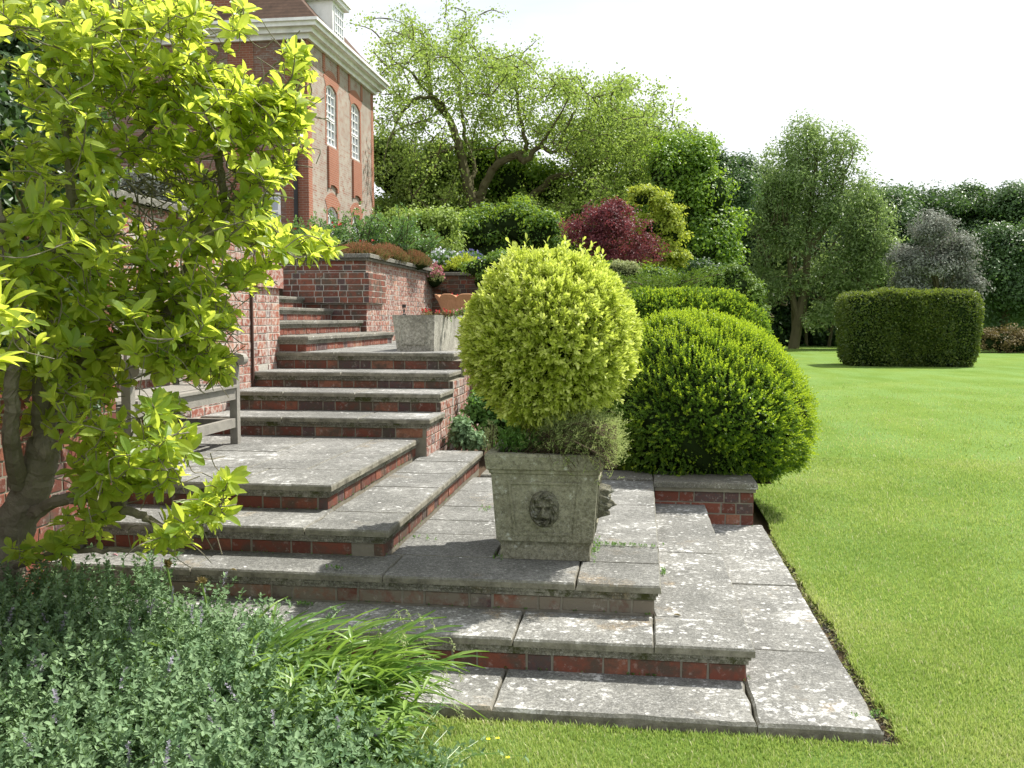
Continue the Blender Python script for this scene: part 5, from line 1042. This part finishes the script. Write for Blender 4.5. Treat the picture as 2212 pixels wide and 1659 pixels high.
# nearer spray of the same kind of tree entering from the left
def near_spray():
    rng = np.random.default_rng(207); o = thing('magnolia_branch', 'pale sunlit magnolia branch reaching in close at the left frame edge', 'branch', (-1.9, 2.7, .5)); t = MB(); pos, dr, nor, sc, ti = [], [], [], [], []
    for pts, n in ((((-260, 900), (-120, 780), (-30, 700), (10, 660)), 9), (((-200, 820), (-100, 790), (-20, 780), (0, 770)), 8), (((-150, 700), (-60, 640), (-30, 600)), 6), (((-220, 200), (-100, 110), (-40, 60)), 5)):
        q = spline([PY(x, y, 2.6) for x, y in pts], 6); tube(t, q, np.linspace(.008, .003, len(q)), 5); ax = nrm(q[-1]-q[-2])
        a = nrm(np.cross(ax, [0, 0, 1.])); b = np.cross(ax, a)
        for k in range(n):
            ph = k*2.4; rad = a*math.cos(ph)+b*math.sin(ph); el = rng.uniform(.5, 1.3); pos.append(q[-1]-ax*rng.uniform(0, .05)); dr.append(ax*el+rad*.7); nor.append(np.array([0, 0, 1])+rad*.3+rng.normal(size=3)*.2); sc.append(rng.uniform(.08, .12)); ti.append(rng.uniform(.6, 1))
    t.build('twig', M['bark'], o); c = MB(); scatter(c, T_LEAF(.42, .09, .14), np.array(pos), np.array(dr), np.array(nor), np.array(sc), np.array(ti)); c.build('foliage', M['magnolia'], o)
near_spray()
# dark climber on the near wall and shrubs on the raised bed behind it
rng = np.random.default_rng(211)
o = thing('wall_climber', 'dark glossy climber covering the upper left garden wall behind the magnolia', 'climber', (-3.05, 3.6, 1.2)); c = MB(); n = 9000
P = np.column_stack([-3.03+np.abs(rng.normal(size=n))*.05, rng.uniform(2.4, 4.95, n), 1.0+1.75*rng.random(n)**.8]); gate = np.sin(P[:, 1]*6)+np.sin(P[:, 2]*5+P[:, 1]*3)+1.2*(P[:, 2]-1.45)*2 > -.5; P = P[gate]; n = len(P)
scatter(c, T_DIAMOND(.7), P, rng.normal(size=(n, 3))+[0, 0, -.6], np.tile([1., 0, .3], (n, 1))+rng.normal(size=(n, 3))*.5, rng.uniform(.035, .075, n), rng.random(n)*.6); c.build('foliage', M['f_dark'], o)
shrub('dark_shrub', 'tall dark evergreen rising above the wall at the top left', 60, 5.6, 2.3, [(20, 150, 90, 80), (110, 210, 90, 80), (10, 280, 90, 80), (150, 280, 60, 60), (70, 80, 60, 60)], 'f_dark', 360, 44, .13, .06, 212, corek=.8)
shrub('bronze_shrub', 'purplish brown twiggy shrub on the raised bed seen through the magnolia', 320, 7.5, 2.3, [(300, 430, 50, 40), (360, 440, 50, 35), (330, 400, 40, 30)], 'f_copper', 200, 40, .12, .045, 213, corek=.6)
shrub('leafy_shrub', 'green shrub on the raised bed behind the magnolia twigs', 480, 8.5, 2.3, [(440, 470, 50, 35), (500, 480, 50, 30), (560, 500, 45, 25), (240, 400, 40, 40)], 'f_mid', 220, 40, .12, .045, 214, corek=.6)

# ------------------------------------------------------------------ catmint drift
rng = np.random.default_rng(221)
def catmint():
    s = MB(); c = MB(); f = MB(); n = 2400; P = []
    while len(P) < n:
        x, y = rng.uniform(-3.0, -.62), rng.uniform(1.9, 3.86)
        if y > 3.48 and x > -1.45: continue
        if x > -1.42 and y > 3.12: continue
        px = 1106+2000*math.tan(math.atan2(x, y)+TH)
        if px < -160: continue
        P.append((x, y))
    lp, ln_, lt = [], [], []
    for x, y in P:
        z = .03; H_ = (np.interp(x, [-2.6, -1.9, -1.4, -1.0, -.7], [.44, .38, .30, .22, .12])+.05*np.sin(x*3+y*2))*(1.0 if y < 3.3 else (1.12 if x < -2.1 else .85))*rng.uniform(.6, 1.15)
        if y > 3.55: H_ *= .95
        lean = rng.normal(size=2)*.10+[.03, .0]; e = np.array([x+lean[0], y+lean[1], z+H_]); b = np.array([x, y, z]); q = spline([b, (b+e)/2+np.array([lean[0]*-.2, lean[1]*-.2, .02]), e], 4); tube(s, q, np.linspace(.0022, .0012, len(q)), 3, rng.random())
        tb = rng.uniform(.1, .9); k = int(H_/.027); u = np.linspace(.15, 1, k)
        idx = np.clip(u*(len(q)-1), 0, len(q)-1.001); i0 = idx.astype(int); Q = q[i0]*(1-(idx-i0))[:, None]+q[i0+1]*(idx-i0)[:, None]
        lp.append(Q); ln_.append(np.tile(nrm(e-b), (k, 1))); lt.append(np.full(k, tb))
        if rng.random() < .04:
            h = e+nrm(e-b)*np.linspace(0, .07, 7)[:, None]; sprigs(f, T_DIAMOND(.7, .1), h, np.tile(nrm(e-b), (7, 1)), 6, .006, .010, rng, np.full(7, rng.random()), spread=1.3)
    lp, ln_, lt = np.vstack(lp), np.vstack(ln_), np.concatenate(lt)
    sprigs(c, T_HEX_, lp, ln_, 4, .008, .023, rng, lt, spread=1.5, upb=.0)
    v = MB(); v.v, v.f, v.t, v.n = c.v, c.f, c.t, c.n
    o = c.build('catmint_drift', M['catmint']); tag(o, 'drift of grey green catmint filling the bed at the lower left', 'catmint', kind='stuff')
    o = s.build('catmint_stems', M['strap']); tag(o, 'thin green stems of the catmint drift at the lower left', 'catmint stems', kind='stuff')
    o = f.build('catmint_flowers', M['lilac']); tag(o, 'small lilac flower spikes scattered over the catmint drift', 'catmint flowers', kind='stuff')
T_HEX_ = (T_HEX[0]*[1.35, 1, 1], T_HEX[1])
catmint()
# strap leaved clump
def ribbon(mb, b, d, L_, w, rng, droop=.6, t=.5, n=9, up=1.):
    s = np.linspace(0, 1, n); d = np.array(d, float); d[2] = 0; d = nrm(d); P = np.array(b)+d*(L_*s**1.2)[:, None]*.8+np.array([0, 0, 1.])*(L_*(up*s-droop*s**2.1))[:, None]
    side = np.cross(d, [0, 0, 1.]); ww = w*np.sin(np.pi*np.clip(.12+.88*s, 0, 1))**.55; tw_ = rng.normal()*.5; sd = side*math.cos(tw_)+np.array([0, 0, 1.])*math.sin(tw_)
    V = np.concatenate([P-sd*ww[:, None]/2, P-[0, 0, w*.18], P+sd*ww[:, None]/2]); i = np.arange(n-1)
    mb.add(V, np.vstack([np.stack([i, i+1, n+i+1, n+i], -1), np.stack([n+i, n+i+1, 2*n+i+1, 2*n+i], -1)]), t)
o = thing('daylily_clump', 'clump of long arching strap leaves spilling over the lowest step', 'plant', (-1.15, 3.42, 0)); c = MB()
for i in range(420):
    a = rng.uniform(-1.9, 1.5) if rng.random() < .7 else rng.uniform(-3.1, 3.1); cx = rng.choice([-1.45, -1.15, -1.28, -1.6]); b = (cx+rng.normal()*.08, 3.40+rng.normal()*.05, .04)
    ribbon(c, b, (math.cos(a), math.sin(a)*.5, 0), rng.uniform(.34, .62), rng.uniform(.013, .025), rng, rng.uniform(.45, .85), rng.random(), up=rng.uniform(.7, 1.3))
for i in range(360):
    a = rng.uniform(-2.2, .9); ribbon(c, (rng.uniform(-1.35, -.98), rng.uniform(2.95, 3.38), .03), (math.cos(a), math.sin(a)*.6, 0), rng.uniform(.22, .42), rng.uniform(.011, .020), rng, rng.uniform(.5, .95), rng.random()*.8, up=rng.uniform(.7, 1.2))
c.build('foliage', M['strap'], o)
o = thing('wood_sedge', 'sedge with drooping seed heads arching right across the lowest steps', 'plant', (-1.1, 3.45, 0)); c = MB(); s = MB()
for i in range(34):
    tgt = PY(rng.uniform(800, 985), rng.uniform(1310, 1560), 3.45+rng.normal()*.08); b = np.array([-1.1+rng.normal()*.07, 3.42+rng.normal()*.05, .05]); q = spline([b, (b+tgt)/2+[0, 0, .10], tgt, tgt+[.03, 0, -.03]], 5); tube(s, q, np.linspace(.0018, .001, len(q)), 3, .9)
    sprigs(c, T_DIAMOND(.4, .1), q[-5:], np.tile([.3, 0, -1.], (5, 1)), 3, .02, .013, rng, np.full(5, .8), spread=.8, upb=-.3)
s.build('stem', M['strap'], o); c.build('seed_heads', M['thyme'], o)
o = thing('lily_plant', 'bright green lily stems with narrow whorled leaves in front of the daylilies', 'plant', (-1.2, 3.15, 0)); c = MB(); s = MB()
for i in range(26):
    g0 = PZ(rng.uniform(600, 860), rng.uniform(1600, 1700), .0); b = np.array([np.clip(g0[0], -1.5, -.78), np.clip(g0[1]+rng.normal()*.1, 2.9, 3.35), .02]); H_ = rng.uniform(.16, .36); q = spline([b, b+[.02, 0, H_/2], b+[.05*rng.normal(), .03*rng.normal(), H_]], 4); tube(s, q, .003, 5, .6)
    T_ = T_LEAF(.16, .03, .25); k = 6
    for lvl in np.linspace(.4, 1, 5):
        p = q[int(lvl*(len(q)-1))]; a = np.arange(k)/k*6.28+rng.random()*6; D = np.column_stack([np.cos(a), np.sin(a), np.full(k, .25+.5*(lvl > .9))]); scatter(c, T_, np.tile(p, (k, 1)), D, np.tile([0, 0, 1.], (k, 1)), rng.uniform(.07, .11, k), rng.uniform(.4, 1, k))
s.build('stem', M['strap'], o); c.build('foliage', M['strap'], o)
for (px_, py_, Yb, lab) in ((360, 1222, 3.7, 'spent allium stem with a torn papery head rising from the catmint'), (435, 1258, 3.65, 'bent stalk with a curled brown seed head beside the step edge'), (232, 1270, 3.6, 'stout green stalk with a closed brown bud left of the papery head')):
    e = PY(px_, py_, Yb); o = thing('seed_stalk', lab, 'seed head', (e[0]+.02, Yb, .03)); s = MB(); b = np.array([e[0]+.06, Yb-.02, .03]); q = spline([b, (b+e)/2+[.02, 0, 0], e], 6); tube(s, q, .0045, 6, .8); s.build('stem', M['strap'], o)
    c = MB(); sprigs(c, T_DIAMOND(.6, .15), np.tile(e, (5, 1)), rng.normal(size=(5, 3))+[0, 0, 1], 7, .01, .022, rng, np.full(5, .8), spread=.9); c.build('seed_head', M['f_brown'], o)
# ------------------------------------------------------------------ grass
def grass():
    rng = np.random.default_rng(231); X, Y_, S_ = [], [], []
    def reg(n, x0, x1, y0, y1, sc, f=None):
        x = rng.uniform(x0, x1, n); y = rng.uniform(y0, y1, n); k = np.ones(n, bool)
        px = 1106+2000*np.tan(np.arctan2(x, y)+TH); k &= (px > -60)&(px < 2620)
        if f is not None: k &= f(x, y)
        X.append(x[k]); Y_.append(y[k]); S_.append(np.full(k.sum(), sc))
    reg(72000, -1.0, 2.9, 2.95, 3.53, 1., lambda x, y: (x > -.95+.04*np.sin(y*20)))
    reg(105000, .97, 3.4, 3.5, 5.0, 1.1, lambda x, y: x > edge_x(y)-.015)
    reg(84000, .97, 5.0, 5.0, 7.25, 1.3, lambda x, y: x > edge_x(y)-.015)
    reg(90000, 1.0, 6.5, 7.25, 11, 1.7); reg(90000, 1.1, 14, 11, 26, 2.6, lambda x, y: rng.random(len(y)) < np.clip((26-y)/14, 0, 1)**1.3)
    reg(9000, .97, 1.1, 3.5, 7.25, 1.5, lambda x, y: np.abs(x-edge_x(y)) < .03); reg(9000, -1.0, 1.1, 3.33, 3.535, 1.5, lambda x, y: rng.random(len(y)) < ((y-3.33)/.2)**2)
    x = np.concatenate(X); y = np.concatenate(Y_); sc = np.concatenate(S_); n = len(x)
    patch = np.sin(x*2.3+y*1.1)+np.sin(y*3.1-x*1.7)+np.sin(x*7+y*5)*.5
    h = .017*rng.uniform(.4, 1.6, n)*(1+.25*np.sin(x*5+y*3)*np.sin(y*6-x*4))*sc**.55; a = rng.uniform(0, 6.28, n); d = np.column_stack([np.cos(a), np.sin(a), np.zeros(n)]); w = .0016*sc*rng.uniform(.7, 1.3, n); sd = np.column_stack([-d[:, 1], d[:, 0], np.zeros(n)])
    b = np.column_stack([x, y, np.zeros(n)-.003]); lean = rng.uniform(.1, .9, n)[:, None]
    v = np.stack([b-sd*w[:, None], b+sd*w[:, None], b+d*(h[:, None]*lean*.4)+np.array([0, 0, 1])*h[:, None]*.6+sd*w[:, None]*.8, b+d*(h[:, None]*lean*.4)+np.array([0, 0, 1])*h[:, None]*.6-sd*w[:, None]*.8, b+d*(h[:, None]*lean)+np.array([0, 0, 1])*h[:, None]], 1)
    t = np.clip(.44+.10*np.sin((x*.8-y*.35)*2.2)+.15*patch+.10*np.sin(x*.9+y*.35)+.22*rng.normal(size=n), 0, .93); t = np.where(rng.random(n) < .05, 1, t)
    m = MB(); base = (np.arange(n)*5)[:, None]; m.add(v.reshape(-1, 3), base+np.array([0, 1, 2, 3]), np.repeat(t, 5)); m.f.append(base+np.array([3, 2, 4]))
    tag(m.build('lawn_grass', M['grass']), 'short mown grass blades of the lawn around the steps', 'grass', kind='stuff')
grass()
for i, (px_, py_, lab) in enumerate(((1055, 1600, 'yellow buttercup in the lawn, left one of the close pair'), (1075, 1598, 'yellow buttercup in the lawn, right one of the close pair'), (1097, 1640, 'lone yellow buttercup nearest the bottom frame edge'))):
    b = PZ(px_, py_+6, .02); o = thing('buttercup', lab, 'flower', (b[0], b[1], 0), 'buttercups in the front lawn'); s = MB(); tube(s, [(b[0], b[1], 0), (b[0], b[1], .035)], .001, 4); s.build('stem', M['strap'], o)
    c = MB(); a = np.arange(5)/5*6.28; scatter(c, T_DIAMOND(.9, .05), np.tile([b[0], b[1], .035], (5, 1)), np.column_stack([np.cos(a), np.sin(a), np.full(5, .4)]), np.tile([0, 0, 1.], (5, 1)), np.full(5, .010), .5); c.build('petals', M['petal_yellow'], o)
rng = np.random.default_rng(239); c = MB(); n = 900
y = rng.uniform(3.5, 7.1, n); x = .93+rng.random(n)*(edge_x(y)-.93); cube = (np.array([(a, b, e) for a in (-1, 1) for b in (-1, 1) for e in (-1, 1)], float)*[.5, .5, .4], np.array([(0, 1, 3, 2), (4, 6, 7, 5), (0, 4, 5, 1), (2, 3, 7, 6), (0, 2, 6, 4), (1, 5, 7, 3)]))
scatter(c, cube, np.column_stack([x, y, np.full(n, -.052)]), rng.normal(size=(n, 3)), rng.normal(size=(n, 3)), rng.uniform(.003, .014, n)*(rng.random(n)**1.5*1.4+.3), .5); tag(c.build('soil_crumbs', M['coping']), 'small stones and crumbs in the soil gap beside the paving', 'gravel', kind='stuff')
c = MB(); n = 2200; y = rng.uniform(3.5, 7.1, n); x = edge_x(y)-rng.random(n)**2*.05; scatter(c, T_DIAMOND(.12), np.column_stack([x, y, -.05+.05*rng.random(n)]), rng.normal(size=(n, 3))+[-.4, 0, .1], rng.normal(size=(n, 3))+[0, 0, 1], rng.uniform(.012, .035, n), np.where(rng.random(n) < .5, 1, .6)); tag(c.build('edge_grass', M['grass']), 'loose grass and straw hanging over the cut lawn edge', 'grass', kind='stuff')
# weeds in the joints and fallen leaves
rng = np.random.default_rng(241); c = MB()
for px_, py_, z_, n, sp in ((1340, 1180, z2, 40, (.10, .012)), (1285, 1190, z2, 26, (.012, .10)), (900, 1165, z2, 12, (.1, .02)), (1432, 1240, z1, 12, (.012, .05)), (1085, 1205, z2, 10, (.03, .03)), (1880, 1550, z0, 10, (.05, .02)), (1690, 1560, .0, 14, (.03, .02)), (1048, 1100, z2, 10, (.03, .1)), (720, 1230, z2, 8, (.05, .02)), (655, 1310, z1, 14, (.03, .02))):
    b = PZ(px_, py_, z_); P = np.column_stack([b[0]+rng.normal(size=n)*sp[0], b[1]+rng.normal(size=n)*sp[1], np.full(n, z_+.003)]); sprigs(c, T_DIAMOND(.5, .1), P, np.tile([0, 0, 1.], (n, 1)), 6, .012, .013, rng, rng.uniform(.2, .9, n), spread=1.2)
for (xa_, ya_, xb_, yb_, z_, n) in ((-.9, 3.99, .47, 3.99, z0, 40), (-2.5, 4.37, .07, 4.37, z1, 60), (-2.6, 4.68, -1.34, 4.68, z2, 40), (-1.335, 4.7, -1.335, 7.3, z2, 60), (-1.79, 5.15, -1.79, 7.1, z3, 40), (-2.9, 5.11, -1.8, 5.11, z3, 30), (-2.9, 7.21, -1.7, 7.21, z4, 24), (.48, 4.0, .48, 7.0, z0, 40), (.08, 4.4, .08, 7.1, z1, 34), (.13, 7.06, .85, 7.06, z0, 16)):
    u_ = rng.random(n)**1.0; k_ = np.sin(u_*37+n)+np.sin(u_*91) > -.1; u_ = u_[k_]; n = len(u_); P = np.column_stack([xa_+(xb_-xa_)*u_+rng.normal(size=n)*.004, ya_+(yb_-ya_)*u_+rng.normal(size=n)*.004, np.full(n, z_+.002)]); sprigs(c, T_DIAMOND(.6, .1), P, np.tile([0, 0, 1.], (n, 1)), 6, .006, .008, rng, rng.uniform(.0, .6, n), spread=1.5)
tag(c.build('joint_weeds', M['wild']), 'tiny green weeds and moss growing in the paving joints', 'weeds', kind='stuff')
for px_, py_, z_, mt, lab in ((496, 1232, z2, 'f_brown', 'small curled brown leaf lying on the third step'), (240, 1200, z2, 'petal_pink', 'fallen pinkish petal on the step near the magnolia trunk'), (1712, 1240, z0, 'thyme', 'pale dead leaf at the right edge of the lowest paving'), (470, 962, z4, 'petal_white', 'small white scrap lying on the landing in front of the bench'), (1455, 1330, z1, 'f_brown', 'dry leaf fragment at the foot of the planter step')):
    b = PZ(px_, py_, z_); c = MB(); scatter(c, T_LEAF(.5, .2, .3), np.array([[b[0], b[1], z_+.004]]), np.array([[1., .3, .1]]), np.array([[0, .2, 1.]]), np.array([.035]), .6); tag(c.build('fallen_leaf', M[mt]), lab, 'leaf')
